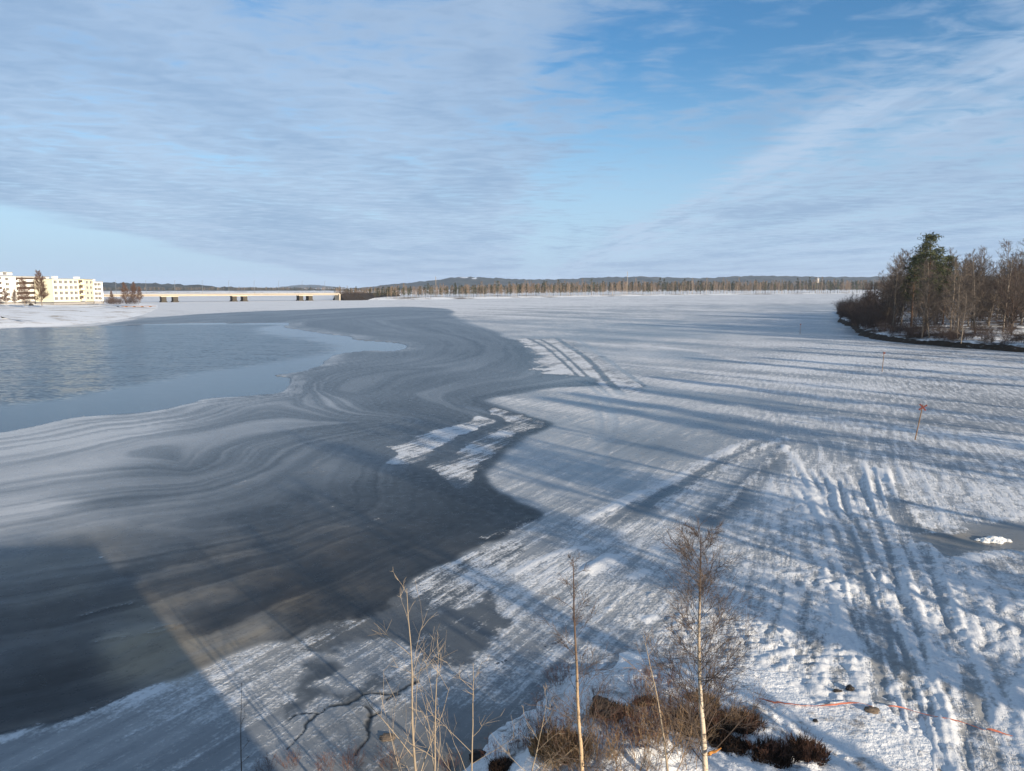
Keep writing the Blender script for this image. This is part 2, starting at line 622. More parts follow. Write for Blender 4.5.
# dark river ice: between the open water and the crusted sheet on the right
DARK = [(-330, 830), (-100, 765), (0, 736), (81, 717), (150, 689), (219, 661), (262, 643), (290, 640), (318, 628), (345, 634), (375, 622), (396, 612), (404, 598), (409, 584), (430, 569), (455, 560), (478, 545), (505, 538), (522, 526), (540, 513),
        (512, 499), (494, 486), (487, 470), (498, 456), (520, 441), (549, 426.5), (532, 417), (505, 407.5), (489, 402), (497, 396.5), (530, 391), (556, 387.5), (600, 385),
        (590, 378), (560, 373), (545, 367), (534, 362), (540, 356), (531, 348), (518, 340), (500, 335), (475, 325), (452, 315), (446, 309), (400, 307), (330, 309),
        (240, 312), (150, 318), (90, 327), (-90, 340), (-330, 360)]
STRIP1 = [(388, 449), (402, 445), (419, 436), (440, 429), (462, 423), (480, 415), (493, 420), (485, 427), (462, 437), (439, 450), (427, 460), (413, 465), (392, 464), (401, 456)]
STRIP2 = [(489, 406), (517, 413), (532, 419), (543, 426), (521, 434), (501, 448), (485, 462), (480, 475), (466, 487), (450, 489), (437, 480), (436, 468), (450, 456), (474, 442),
          (497, 429), (505, 422), (489, 411)]
PATCHW = [(520, 339), (540, 338), (556, 339), (566, 347), (584, 352), (600, 364), (606, 372), (630, 380), (646, 390), (622, 391), (605, 386), (590, 378), (565, 376), (540, 371), (533, 366), (541, 358), (532, 350)]
SLAB1 = [(408, 597), (412, 580), (436, 568), (462, 557), (495, 545), (520, 540), (515, 556), (505, 568), (483, 592), (462, 604), (423, 617)]
DPATCH = [(483, 595), (499, 591), (501, 625), (487, 640), (466, 662), (440, 664), (415, 652), (397, 642), (350, 640), (320, 655), (300, 640), (340, 622), (388, 612), (398, 598), (410, 600), (423, 620), (455, 608)]
DCRACK = [(283, 720), (290, 690), (300, 672), (320, 660), (330, 668), (318, 680), (300, 692), (345, 700), (378, 672), (395, 668), (380, 684), (350, 706), (320, 700), (300, 700)]
POOL = [(888, 486), (902, 496), (912, 514), (935, 532), (967, 530), (990, 524), (1024, 523), (1090, 526), (1100, 556), (1024, 555), (985, 552), (950, 559), (936, 552), (922, 538), (905, 524), (893, 505)]
LANE1 = [(600, 520), (660, 492), (720, 460), (755, 442), (770, 444), (740, 462), (690, 492), (640, 520)]
LANE2 = [(700, 520), (740, 485), (775, 450), (787, 445), (783, 462), (755, 495), (722, 524)]
LIT_SILT = [(108, 642), (125, 632), (160, 628), (210, 636), (262, 618), (275, 632), (240, 650), (215, 662), (172, 678), (140, 678), (115, 662)]

TONE = [(50, 440, .98), (120, 430, .95), (60, 470, .88), (30, 512, 1.05), (70, 520, .65), (120, 500, .46), (170, 470, .44), (230, 425, .66), (250, 405, .72), (310, 405, .66), (330, 470, .5), (285, 455, .48),  # brightest point at far left has its sunlight put into the tone
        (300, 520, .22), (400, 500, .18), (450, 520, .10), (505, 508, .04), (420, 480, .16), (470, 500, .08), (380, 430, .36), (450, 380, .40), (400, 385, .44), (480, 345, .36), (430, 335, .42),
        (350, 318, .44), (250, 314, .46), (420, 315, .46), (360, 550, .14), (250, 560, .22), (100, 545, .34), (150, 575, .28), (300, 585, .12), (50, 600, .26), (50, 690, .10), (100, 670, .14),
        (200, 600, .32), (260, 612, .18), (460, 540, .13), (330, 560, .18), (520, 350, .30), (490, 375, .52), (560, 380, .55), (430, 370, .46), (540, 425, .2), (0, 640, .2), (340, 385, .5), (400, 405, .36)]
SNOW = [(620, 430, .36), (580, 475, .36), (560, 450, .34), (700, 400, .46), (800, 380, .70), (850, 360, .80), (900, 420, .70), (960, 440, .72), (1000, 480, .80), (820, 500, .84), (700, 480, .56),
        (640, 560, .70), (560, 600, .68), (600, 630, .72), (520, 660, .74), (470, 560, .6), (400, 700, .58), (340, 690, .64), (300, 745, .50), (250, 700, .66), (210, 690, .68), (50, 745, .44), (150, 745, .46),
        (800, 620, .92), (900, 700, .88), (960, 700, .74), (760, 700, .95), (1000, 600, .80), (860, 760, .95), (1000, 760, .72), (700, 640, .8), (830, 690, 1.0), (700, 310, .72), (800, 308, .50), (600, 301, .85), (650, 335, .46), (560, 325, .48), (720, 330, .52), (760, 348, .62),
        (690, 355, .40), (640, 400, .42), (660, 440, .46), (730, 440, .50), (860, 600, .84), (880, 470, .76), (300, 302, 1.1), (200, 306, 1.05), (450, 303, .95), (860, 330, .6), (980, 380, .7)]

TRACKS = [  # (line, gauge m, depth m)
    ([(925, 380), (938, 405), (945, 430), (949, 460), (952, 492)], .55, .05),
    ([(945, 380), (958, 405), (966, 432), (974, 470)], .55, .03),
    ([(783, 446), (800, 475), (822, 508), (842, 550), (862, 600), (884, 655), (897, 700), (908, 771)], .5, .06),
    ([(786, 445), (826, 500), (858, 545), (880, 590), (905, 640), (930, 700)], .5, .05),
    ([(830, 420), (842, 460), (856, 500), (872, 550), (880, 600), (890, 650), (900, 705)], .6, .06),
    ([(862, 470), (884, 505), (905, 550), (915, 590), (925, 625)], .6, .06),
    ([(921, 775), (941, 728), (963, 700), (985, 675), (1005, 652), (1035, 615)], .45, .04),
    ([(840, 558), (864, 612), (890, 655), (905, 690), (915, 740), (918, 775)], .45, .05),
    ([(846, 555), (880, 592), (915, 606), (945, 588)], .4, .03),
    ([(992, 775), (988, 720), (990, 680), (1003, 640), (1016, 600)], .4, .03),
    ([(968, 775), (980, 720), (984, 660), (980, 590)], .4, .03),
    ([(700, 470), (745, 452), (790, 441), (830, 424), (850, 398)], .6, .03),
    ([(735, 771), (770, 700), (800, 650), (822, 600), (836, 560)], .4, .04),
    ([(872, 771), (884, 720), (890, 670), (880, 620)], .4, .04),
    ([(1024, 500), (960, 470), (900, 455), (850, 440), (800, 432)], .5, .02),
]
RIDGES = [  # bright pushed up snow edges: (line, width, snow, height)
    ([(586, 519), (620, 504), (660, 487), (700, 466), (730, 450), (752, 440)], .40, .6, .10),
    ([(659, 506), (690, 488), (720, 468), (755, 450), (785, 438)], .35, .5, .09),
    ([(713, 516), (740, 490), (765, 465), (786, 446)], .25, .4, .07),
    ([(786, 446), (800, 468), (812, 495), (822, 520)], .4, .5, .08),
    ([(880, 470), (900, 500), (918, 525), (936, 535), (966, 531)], .35, .6, .12),
    ([(925, 545), (940, 556), (958, 560), (1000, 553), (1060, 556)], .4, .5, .14),
    ([(515, 573), (540, 560), (560, 553), (585, 548)], .18, .6, .05),
    ([(0, 737), (40, 728), (81, 717), (120, 701), (150, 690)], .35, .6, .08),
    ([(82, 616), (105, 609), (131, 603)], .10, .8, .03),
    ([(147, 633), (160, 632), (180, 625), (165, 626), (150, 631)], .07, .8, .03),
    ([(95, 642), (110, 639), (125, 636)], .10, .6, .03),
    ([(590, 571), (602, 564), (612, 558)], .30, .8, .18),
    ([(630, 578), (645, 572)], .15, .7, .1),
    ([(645, 620), (652, 618)], .15, .7, .12),
    ([(482, 369), (510, 372), (540, 376)], .8, .6, .05),
    ([(320, 473), (318, 466), (322, 458), (310, 472), (295, 473)], .35, .6, .04),
    ([(240, 485), (248, 481)], .3, .6, .04),
    ([(640, 345), (700, 352), (760, 366)], .8, .3, .04),
    ([(486, 538), (510, 529), (530, 519)], .20, .6, .04),
    ([(482, 545), (500, 536), (512, 532)], .14, .5, .04),
]
GROOVES = [([(528, 338), (545, 347), (562, 361), (580, 378), (602, 396)], .16), ([(536, 337), (554, 347), (571, 361), (589, 378), (611, 396)], .16), ([(556, 338), (585, 357), (603, 376), (622, 395)], .32), ([(575, 338), (602, 356), (630, 376), (655, 392)], .22),
           ([(604, 396), (614, 420), (606, 445), (596, 470)], .25), ([(592, 396), (600, 420), (594, 445)], .2)]
_tr = random.Random(77)
for _q in range(20):     # sledge and ski trails fanning out from the landing at lower right
    _a = _tr.uniform(-60, 60); _b = _tr.gauss(0, 1)
    TRACKS.append(([(915 + _a * 1.5, 790), (905 + _a * 1.1 + _b * 8, 690), (888 + _a * .8 + _b * 16, 600), (862 + _a * .75 + _b * 14, 520), (838 + _a * .9 + _b * 6, 450), (820 + _a * 1.3, 405)], _tr.choice([.14, .2, .45, .5]), _tr.uniform(.02, .045)))
for _q in range(12):     # crossing trails
    _v = _tr.uniform(470, 740)
    TRACKS.append(([(770 + _tr.uniform(-40, 60), _v + _tr.uniform(-30, 40)), (880 + _tr.uniform(-30, 30), _v + _tr.uniform(-20, 20)), (1040, _v + _tr.uniform(-60, 30))], _tr.choice([.12, .18, .4]), .025))
CRACKS = [([(286, 749), (305, 728), (325, 708), (350, 704), (372, 693), (393, 694), (419, 681)], .05), ([(288, 720), (299, 714), (318, 712)], .05),
          ([(357, 755), (365, 742), (370, 732), (372, 712), (365, 704)], .05), ([(372, 716), (380, 713)], .07), ([(388, 700), (400, 694)], .06),
          ([(495, 665), (530, 652), (565, 640)], .02)]


def build_ice():
    naz = 1000
    az = np.linspace(R(-55), R(55), naz)
    dep = np.arange(R(50), R(2.5), -R(.062))
    rr = CAM_H / np.tan(dep)
    rr = np.concatenate([rr, rr[-1] * np.exp(np.linspace(0.012, math.log(1500 / rr[-1]), 150))])
    nr = len(rr)
    RR, AZ = np.meshgrid(rr, az, indexing='ij')
    x = (RR * np.sin(AZ)).ravel(); y = (RR * np.cos(AZ)).ravel(); r = RR.ravel()
    # irregular margins: wander grows with the size of the features
    wa = np.clip(0.018 * r, 0.15, 2.5)
    wl = np.clip(0.10 * r, 1.2, 14.0)
    lv = np.floor(np.log2(wl)); base = 2.0 ** lv
    fr = (wl / base - 1.0)
    def wander(seed):
        a = fbm(x / base, y / base, 4, seed); b = fbm(x / (2 * base), y / (2 * base), 4, seed)
        return (a * (1 - fr) + b * fr) * 2
    wx = x + wander(3) * wa; wy = y + wander(23) * wa
    # ---- open water
    dW = sdf(wx, wy, spline(GL(WATER), 4, True))
    dD = sdf(wx, wy, spline(GL(DARK), 4, True))
    soft = np.clip(0.006 * r, 0.06, 1.5)
    dark = 1 - sstep(dD, -soft * 1.5, soft * 1.5)
    # ---- flow coordinate
    num = np.zeros_like(x); den = np.zeros_like(x)
    for i, L in enumerate(F):
        d = dist_line(wx, wy, spline(GL(L), 3)) + 0.02 * r * 0.1
        wgt = 1.0 / np.power(d, 1.35)
        num += wgt * i; den += wgt
    psi = num / den
    # ---- broad tones and snow cover
    def field(ctrl, p=2.6):
        a = np.zeros_like(x); b = np.zeros_like(x)
        for u, v, val in ctrl:
            gx, gy = G(u, v)
            gr = math.hypot(gx, gy)
            d2 = ((x - gx) ** 2 + (y - gy) ** 2) / (gr * gr) + ((np.log(r / gr)) ** 2) * 0.6 + 4e-4
            wgt = d2 ** (-p / 2)
            a += wgt * val; b += wgt
        return a / b
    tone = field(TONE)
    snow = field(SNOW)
    n_big = fbm(x / 9.0, y / 9.0, 5, 41)
    n_mid = fbm(x / 2.2, y / 2.2, 4, 51)
    n_fine = fbm(x / .55, y / .55, 4, 57, .6)
    # flow streaks in the dark ice
    s1 = fbm(psi * 7.0 + n_big * 0.6, x * 0.02 + y * 0.02, 4, 61, 0.62)
    s2 = fbm(psi * 30.0 + n_mid * 0.35, x * 0.035 - y * 0.02, 3, 71, 0.6)
    s1s = sstep(s1, -0.16, 0.16) - 0.5
    tone_d = tone + s1s * 0.20 * (.45 + 1.1 * tone) + s2 * 0.20 + n_big * 0.14 + n_mid * .06
    nz_ = 1 - sstep(r, 24, 48)
    tone_d = tone_d + nz_ * (n_fine * .22 + n_mid * .20)
    fleck = nz_ * np.maximum(0, n_fine * 1.4 + n_mid * 1.2 - .28) * 2.2
    # streaks blown across the crusted sheet
    def aniso(th, l, wdt, seed, octv=4):
        c, s_ = math.cos(th), math.sin(th)
        a = x * c + y * s_; b = -x * s_ + y * c
        return fbm(a / l, b / wdt, octv, seed, 0.6)
    st_a = aniso(TH_A, 7.0, 0.35, 81)
    st_b = aniso(TH_B, 9.0, 0.6, 91)
    st_c = aniso(R(135), 45.0, 5.0, 101)
    wR = sstep(x / np.maximum(y, 1), 0.12, 0.42)
    near = 1 - sstep(r, 30, 70)
    st = (st_a * (1 - wR) + st_b * wR * .55) * (0.35 + 0.65 * near) + st_c * (1 - near) * 1.35
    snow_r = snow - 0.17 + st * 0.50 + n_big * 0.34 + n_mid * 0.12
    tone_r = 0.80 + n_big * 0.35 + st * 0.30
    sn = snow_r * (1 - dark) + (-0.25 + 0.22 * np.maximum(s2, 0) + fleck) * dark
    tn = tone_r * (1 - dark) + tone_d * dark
    hz = np.zeros_like(x)
    # ---- patches
    def patch(poly, val, tval=None, e=1.0, rough_edge=1.0, breakup=0.0):
        nonlocal sn, tn
        d = sdf(wx + n_mid * 0.02 * r * rough_edge + n_fine * .012 * r * rough_edge, wy + n_mid * 0.02 * r * rough_edge - n_fine * .012 * r * rough_edge, spline(GL(poly), 4, True), 6.0)
        k = 1 - sstep(d, -soft * e, soft * e)
        sn = sn * (1 - k) + (val + breakup * (n_mid + st_b * 0.6)) * k
        if tval is not None: tn = tn * (1 - k) + (tval + n_mid * 0.15) * k
        return k
    patch(STRIP1, .62, .5, e=.7, breakup=1.0)
    patch(STRIP2, .50, .42, e=.7, breakup=1.3)
    patch(PATCHW, .66, .5, e=1.2, rough_edge=2.4, breakup=.7)
    patch(SLAB1, .60, .5, breakup=.6)
    k = patch(DPATCH, .20, .46, e=1.5, rough_edge=3.0, breakup=1.2)
    k = patch(DCRACK, .18, .44, e=1.5, rough_edge=3.0, breakup=1.2)
    kp = patch(POOL, -.25, .62, e=3)
    patch(LANE1, .12, .56, e=3, breakup=.6)
    patch(LANE2, .12, .56, e=3, breakup=.6)
    # tan, silty ice by the near shore, its sunlit brightness painted into the tone
    d = sdf(wx, wy, spline(GL(LIT_SILT), 4, True), 6.0)
    br = (1 - sstep(d, -0.6, 1.3)) * 0.9 * np.clip(0.75 + n_big * 1.6 + st_a * 0.6, 0, 1)
    tn = tn + (1 - sstep(d, -0.6, 1.0)) * 0.42
    sn = sn - (1 - sstep(d, -0.3, 0.5)) * 0.1
    for (u, v, rad, a) in ((290, 590, 4, .8), (250, 600, 3, .75), (90, 600, 3, .6), (330, 560, 5, .55), (150, 610, 3, .6), (40, 560, 4, .4), (200, 580, 4, .5), (100, 650, 2.5, .5), (450, 760, 2.4, .45), (400, 735, 1.6, .35), (400, 545, 4, .25), (970, 540, 3, .45), (930, 690, 4, .25)):
        gx, gy = G(u, v)
        br = np.maximum(br, a * np.exp(-(((x - gx) ** 2 + (y - gy) ** 2) / rad ** 2)) * np.clip(0.7 + n_mid * 2, 0, 1))
    # bare, gravelly stretch where the ice thins out at the foot of the bank
    gx, gy = G(455, 750)
    k = np.exp(-(((x - gx) / 2.6) ** 2 + ((y - gy) / 1.6) ** 2) ** 2)
    sn = sn * (1 - .7 * k); tn = tn * (1 - .5 * k) + .5 * .5 * k
    # ---- relief
    cover = sstep(sn, 0.25, 0.7)
    hz += cover * (0.02 + 0.03 * n_mid + 0.02 * n_big) * np.clip(1.2 - r / 220, 0.15, 1)
    hz += cover * near * np.maximum(st_b * wR, st_a * (1 - wR)) * 0.03
    hz += cover * near * fbm(x / 0.3, y / 0.3, 3, 141) * 0.035 * (0.3 + wR)
    # churned snow
    for (u, v, rad) in ((760, 640, 4.5), (800, 690, 3.5), (700, 625, 3.5), (870, 640, 4), (850, 580, 5), (690, 600, 3), (960, 560, 6), (900, 560, 5)):
        gx, gy = G(u, v)
        k = np.exp(-(((x - gx) ** 2 + (y - gy) ** 2) / rad ** 2))
        hz += k * cover * (np.abs(fbm(x / 0.38, y / 0.38, 3, 131)) * 0.085 - 0.01)
    for L, gauge, dep in TRACKS:
        d = dline(x + n_mid * 0.12, y + n_mid * 0.12, spline(GL(L), 5), 4.0)
        wdt = np.minimum(0.075 + 0.0012 * r, gauge * .55)
        groove = np.exp(-((d - gauge) / wdt) ** 2) + 0.5 * np.exp(-(d / wdt) ** 2)
        rim = np.exp(-((d - gauge * 1.7) / (wdt * 1.1)) ** 2)
        fade = 1 - .75 * sstep(r, 32, 60)
        groove = groove * fade; rim = rim * fade
        hz += (-groove * dep * .5 + rim * dep * .4) * (0.4 + cover) * np.clip(.7 + n_big * 1.6, 0, 1.5)
        sn += rim * 0.12 - groove * (0.20 if dep > .045 else .08)
    for L, wd, ds, hh in RIDGES:
        d = dline(x + n_mid * wd * 1.4, y + n_mid * wd * 1.4, spline(GL(L), 5), 5.0)
        w2 = wd + 0.0012 * r
        k = np.exp(-(d / w2) ** 2)
        sn += k * ds * .8; hz += k * hh * .55 * (1 + n_mid * 1.5)
    for L, wd in GROOVES:
        d = dline(x + n_fine * .3, y + n_fine * .3, spline(GL(L), 4), 4.0)
        k = np.exp(-(d / (wd + .0014 * r)) ** 2)
        k2 = np.exp(-((d - wd * 2) / (wd * .7)) ** 2)
        sn += -k * .55 + k2 * .12; hz -= k * .02
    for L, wd in CRACKS:
        d = dline(x + n_mid * 0.2 + n_fine * .28, y + n_mid * 0.2 - n_fine * .28, spline(GL(L), 4), 3.0)
        k = np.exp(-(d / (wd * np.clip(.45 + n_mid * 2.6 + n_fine * 1.5, .05, 2))) ** 2)
        sn -= k * 1.2; tn = tn * (1 - k) + 0.12 * k; hz -= k * 0.03
    # dark wet rim along the tongue of the crusted sheet
    rim = np.exp(-((dD + 0.012 * r) / (0.014 * r + 0.05)) ** 2) * sstep(y, 24, 34) * (1 - sstep(y, 66, 80)) * (x > -8)
    tn = tn - rim * 0.22
    # ---- the open water: the sheet ends, a thin clear rim before it
    film = 1 - sstep(dW, 0, 0.035 * r + 0.2)
    tn = tn + film * (0.22 + n_mid * .5) * (dW > 0)
    hz = np.where(dW < 0, -0.05 - 0.6 * sstep(-dW, 0, 0.6), hz)
    co = np.stack([x, y, hz], 1)
    i = np.arange(nr - 1)[:, None] * naz + np.arange(naz - 1)[None, :]
    i = i.ravel()
    faces = np.stack([i, i + 1, i + naz + 1, i + naz], 1)
    keep = (dW[i] > -1.5 - 0.01 * r[i])
    faces = faces[keep][:, ::-1]
    me = mesh_np('river_ice', co, faces, M['ice'])
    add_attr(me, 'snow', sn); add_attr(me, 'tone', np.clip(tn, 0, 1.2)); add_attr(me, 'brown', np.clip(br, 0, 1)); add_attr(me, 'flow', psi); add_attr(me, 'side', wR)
    o = obj('river_ice', me, kind='structure')
    o['label'] = 'frozen river, dark flow banded ice with white crusted snow'
    # ---- water sheet
    az = np.linspace(R(-62), R(0), 260)
    rr = 40 * np.exp(np.linspace(0, math.log(330 / 40.0), 260))
    RR, AZ = np.meshgrid(rr, az, indexing='ij')
    x = (RR * np.sin(AZ)).ravel(); y = (RR * np.cos(AZ)).ravel()
    rl = spline(GL([(-330, 445), (-100, 420), (0, 407), (60, 399), (120, 388), (190, 375), (256, 366), (300, 359), (335, 351), (330, 345), (310, 339), (270, 333), (262, 328), (240, 324), (-330, 330)]), 4, True)
    q = fbm(x / 6, y / 6, 4, 7) * 4
    d = sdf(x + q, y + q, rl)
    ripple = 1 - sstep(d, -4, 2.0)
    i = (np.arange(259)[:, None] * 260 + np.arange(259)[None, :]).ravel()
    me = mesh_np('open_water', np.stack([x, y, np.full_like(x, -0.06)], 1), np.stack([i, i + 1, i + 261, i + 260], 1)[:, ::-1], M['water'])
    add_attr(me, 'ripple', ripple)
    obj('open_water', me, kind='structure')


build_ice()


# ================================================================== TERRAIN
def strip_terrain(name, line, offs, mat, side, nz=0.3, seed=5, sub=6, kind='structure', mat2=None, step_rows=0, edge_wander=0.0):
    """line: shore in plan; offs: (distance inland, height); side: +1 inland is to the right of the walking direction"""
    L = spline(line, sub)
    T = np.gradient(L, axis=0)
    T /= np.linalg.norm(T, axis=1)[:, None]
    # smooth the normals so that inland rows do not fold
    Nn = np.stack([T[:, 1], -T[:, 0]], 1) * side
    for _ in range(12):
        Nn[1:-1] = (Nn[:-2] + Nn[1:-1] * 2 + Nn[2:]) / 4
    Nn /= np.linalg.norm(Nn, axis=1)[:, None]
    rows = []
    for i, (d, h) in enumerate(offs):
        p = L + Nn * d
        if edge_wander: p = p + Nn * (fbm(L[:, 0] / 4, L[:, 1] / 4, 4, seed + 8)[:, None] * edge_wander)
        if i and d < 20:
            p = p + Nn * (fbm(p[:, 0] / 5, p[:, 1] / 5, 3, seed)[:, None] * min(d, 3))
        z = h + fbm(p[:, 0] / 9, p[:, 1] / 9, 4, seed + 3) * nz * min(1, d / 3 + .05) * 2
        if edge_wander: z = z + fbm(p[:, 0] / .9, p[:, 1] / .9, 3, seed + 6) * .5 * (0 < d < 4)
        rows.append(np.column_stack([p, z]))
    A = np.array(rows)
    nr, nc = A.shape[:2]
    i = (np.arange(nr - 1)[:, None] * nc + np.arange(nc - 1)[None, :]).ravel()
    f = np.stack([i, i + 1, i + nc + 1, i + nc], 1)
    if side < 0: f = f[:, ::-1]
    me = mesh_np(name, A.reshape(-1, 3), f[:, ::-1], mat)
    if mat2 is not None:
        me.materials.append(mat2)
        mi = np.zeros(len(f), np.int32); mi[:step_rows * (nc - 1)] = 1
        me.polygons.foreach_set('material_index', mi)
    return obj(name, me, kind=kind)


# broad snowy land under everything, out to the horizon
S = 14000
gm = mesh_np('ground', [(-S, -S, -0.9), (S, -S, -0.9), (S, S, -0.9), (-S, S, -0.9)], [(0, 1, 2, 3)], M['far_ground'])
obj('ground', gm, kind='structure')

RIGHT_SHORE = [(10, -60), (12, -20), (16, -2), (21, 8), (30, 20), (45, 40), (66, 68), (84, 90), (84, 102), (79, 111), (73.5, 121), (70.5, 132), (71, 143), (77, 160), (86, 182), (94, 207), (103, 226), (114, 250), (138, 300), (190, 350), (280, 400)]
strip_terrain('right_bank', RIGHT_SHORE, [(-0.4, -0.3), (0.0, 0.1), (.2, .35), (0.5, 0.62), (.9, .85), (1.5, 1.0), (3, 1.2), (6, 1.5), (12, 2.0), (22, 2.6), (40, 3.2), (80, 4), (200, 5)], M['forest_floor'], 1, 0.55, 9, sub=30, mat2=M['bank_edge'], step_rows=4, edge_wander=3.0)
LEFT_SHORE = [(-420, 60), (-250, 110), (-170, 150), G(-60, 329), G(0, 327.5), G(60, 325.5), G(100, 322), G(135, 316), G(152, 310), (-195, 395), (-225, 440), (-262, 482), (-330, 540), (-480, 640), (-800, 800)]
strip_terrain('left_shore', LEFT_SHORE, [(-3, -0.25), (0, 0.12), (3, 0.45), (8, 0.8), (16, 1.2), (30, 1.7), (60, 2.4), (100, 3.0), (180, 3.6), (400, 4)], M['shore_snow'], -1, 0.30, 21)
FAR_SHORE = [(-2600, 1500), (-1200, 1400), (-500, 1330), (-260, 1180), (-170, 800), (-130, 588), (-104, 570), G(430, 299.4), G(480, 298.7), G(550, 297.4), G(620, 296.0), G(740, 294.7), G(870, 293.4), G(1000, 292.6), (1200, 1200), (2200, 900)]
strip_terrain('far_shore', FAR_SHORE, [(-5, -0.3), (0, 0.25), (6, 0.8), (25, 1.4), (60, 1.8)], M['far_ground'], -1, 0.4, 33)


# ---- forested hills on the horizon
def hill_material():
    m, nt = new_mat('wooded_hill')
    n = N(nt)
    p = n.pos()
    a = n.noise(n.mapping(p, (.012, .012, .05)), 1.0, 6, 0.65)
    b = n.noise(p, 0.0022, 4)
    c = n.mix(n.smooth(a, .3, .7), (.008, .014, .010), (.085, .082, .060))
    c = n.mix(n.smooth(b, .5, .75), c, n.mix(a, (.05, .04, .03), (.12, .10, .08)))
    c = n.mix(n.smooth(n.math('ADD', n.attr('cleared'), n.math('MULTIPLY', n.math('SUBTRACT', a, .5), .8)), .45, .6), c, (.75, .76, .78))
    n.principled(c, 0.9, None, spec=0.1)
    return m


M['hill'] = hill_material()


def hill(name, D, prof, depth, seed, cleared=()):
    U = np.linspace(prof[0][0], prof[-1][0], 420)
    V = np.interp(U, [p[0] for p in prof], [p[1] for p in prof])
    top = np.array([at(u, v, D) for u, v in zip(U, V)])
    rows = []; cl = []
    for t in np.linspace(-1, 1, 25):
        k = (1 - abs(t)) ** 1.0
        k = k * k * (3 - 2 * k)
        px_, py_ = top[:, 0] * (1 + t * depth / D), top[:, 1] + t * depth
        z = -5 + (top[:, 2] + 5) * k
        z = z + (fbm(px_ / 160, py_ / 160, 4, seed) * 10 + fbm(px_ / 22, py_ / 22, 3, seed + 5) * 14) * k ** 0.5
        rows.append(np.stack([px_, py_, z], 1))
        c = np.zeros_like(U)
        for (cu, wu, t0, t1, val) in cleared:
            c = np.maximum(c, val * np.exp(-((U - cu) / wu) ** 2) * (t0 < t < t1))
        cl.append(c)
    A = np.array(rows); nr, nc = A.shape[:2]
    i = (np.arange(nr - 1)[:, None] * nc + np.arange(nc - 1)[None, :]).ravel()
    me = mesh_np(name, A.reshape(-1, 3), np.stack([i, i + 1, i + nc + 1, i + nc], 1), M['hill'])
    add_attr(me, 'cleared', np.array(cl).ravel())
    obj(name, me, kind='structure')


hill('hill_main', 4200, [(330, 290), (362, 288), (390, 284.5), (420, 282), (440, 280), (452, 277.5), (480, 277.5), (520, 279.5), (560, 279.5), (600, 278), (640, 276.5), (670, 277.5), (700, 278.5), (740, 276.5), (770, 276),
                         (820, 277), (870, 277), (950, 276), (1040, 277), (1200, 276), (1400, 280)], 1300, 3,
     [(464, 7, -.22, -.05, .75), (474, 5, -.32, -.12, .7), (454, 3, -.3, -.2, .65), (648, 3, -.12, 0, .62)])
hill('hill_far', 7500, [(230, 292), (262, 290.5), (282, 287), (300, 285), (318, 285), (335, 287), (360, 289), (400, 292)], 1600, 13)
hill('hill_left', 2600, [(-900, 281), (-400, 280), (-100, 279), (60, 281), (105, 282.5), (140, 283.5), (180, 285.5), (220, 287.5), (280, 289), (350, 289.5), (420, 290)], 700, 17)

# ================================================================== FOREGROUND BANK
MOUNDS = [(G(640, 690, .5), 1.7, .75), (G(610, 760, .5), 2.2, .8), (G(720, 700, .3), 2.6, .55), (G(700, 790, .3), 2.4, .6), (G(800, 775, .2), 1.8, .4), (G(550, 790, .3), 1.6, .5), (G(640, 860, .3), 2.6, .6), (G(880, 720, .1), 1.3, .18), (G(900, 770, .1), 1.5, .2)]


def bank_h(x, y):
    x0, y0 = x, y
    x = x + fbm(x0 / 1.1, y0 / 1.1, 4, 221) * 1.6; y = y + fbm(x0 / 1.1, y0 / 1.1, 4, 231) * 1.6
    h = np.zeros_like(x) - 0.10
    for (mx, my), rad, hh in MOUNDS:
        h = h + hh * .5 * np.exp(-(((x - mx) ** 2 + (y - my) ** 2) / rad ** 2) ** 1.3)
    e = sstep(h, -0.1, 0.3)
    h = h + e * (fbm(x / 0.9, y / 0.9, 4, 201) * 0.34 + np.abs(fbm(x / 0.35, y / 0.35, 3, 211)) * 0.16)
    rise = sstep(-y, -8.5, -2.5)
    return h + rise * 3.0


xs = np.linspace(-9, 16, 420); ys = np.linspace(1, 21, 380)
X, Y = np.meshgrid(xs, ys)
Hb = bank_h(X.ravel(), Y.ravel())
i = (np.arange(379)[:, None] * 420 + np.arange(419)[None, :]).ravel()
f = np.stack([i, i + 1, i + 421, i + 420], 1)
keep = np.max(Hb[f], axis=1) > -0.085
me = mesh_np('snow_bank', np.stack([X.ravel(), Y.ravel(), Hb], 1), f[keep], M['bank_snow'])
obj('snow_bank', me, kind='structure')


def bh(x, y):
    return max(0.0, float(bank_h(np.array([x]), np.array([y]))[0]))


# ================================================================== TREES
def rand_perp(rng, d):
    a = Vector((rng.gauss(0, 1), rng.gauss(0, 1), rng.gauss(0, 1)))
    a -= d * a.dot(d)
    if a.length < 1e-4: a = Vector((1, 0, 0))
    return a.normalized()


def grow(mb, rng, p, d, L, r0, nseg, k, wob, lift, rtip=0.25):
    pts = [p.copy()]; rad = [r0]
    for i in range(nseg):
        d = (d + rand_perp(rng, d) * wob + Vector((0, 0, lift))).normalized()
        p = p + d * (L / nseg)
        pts.append(p.copy()); rad.append(r0 * (1 - (1 - rtip) * (i + 1) / nseg))
    mb.tube(pts, rad, k, cap=False)
    return pts, rad


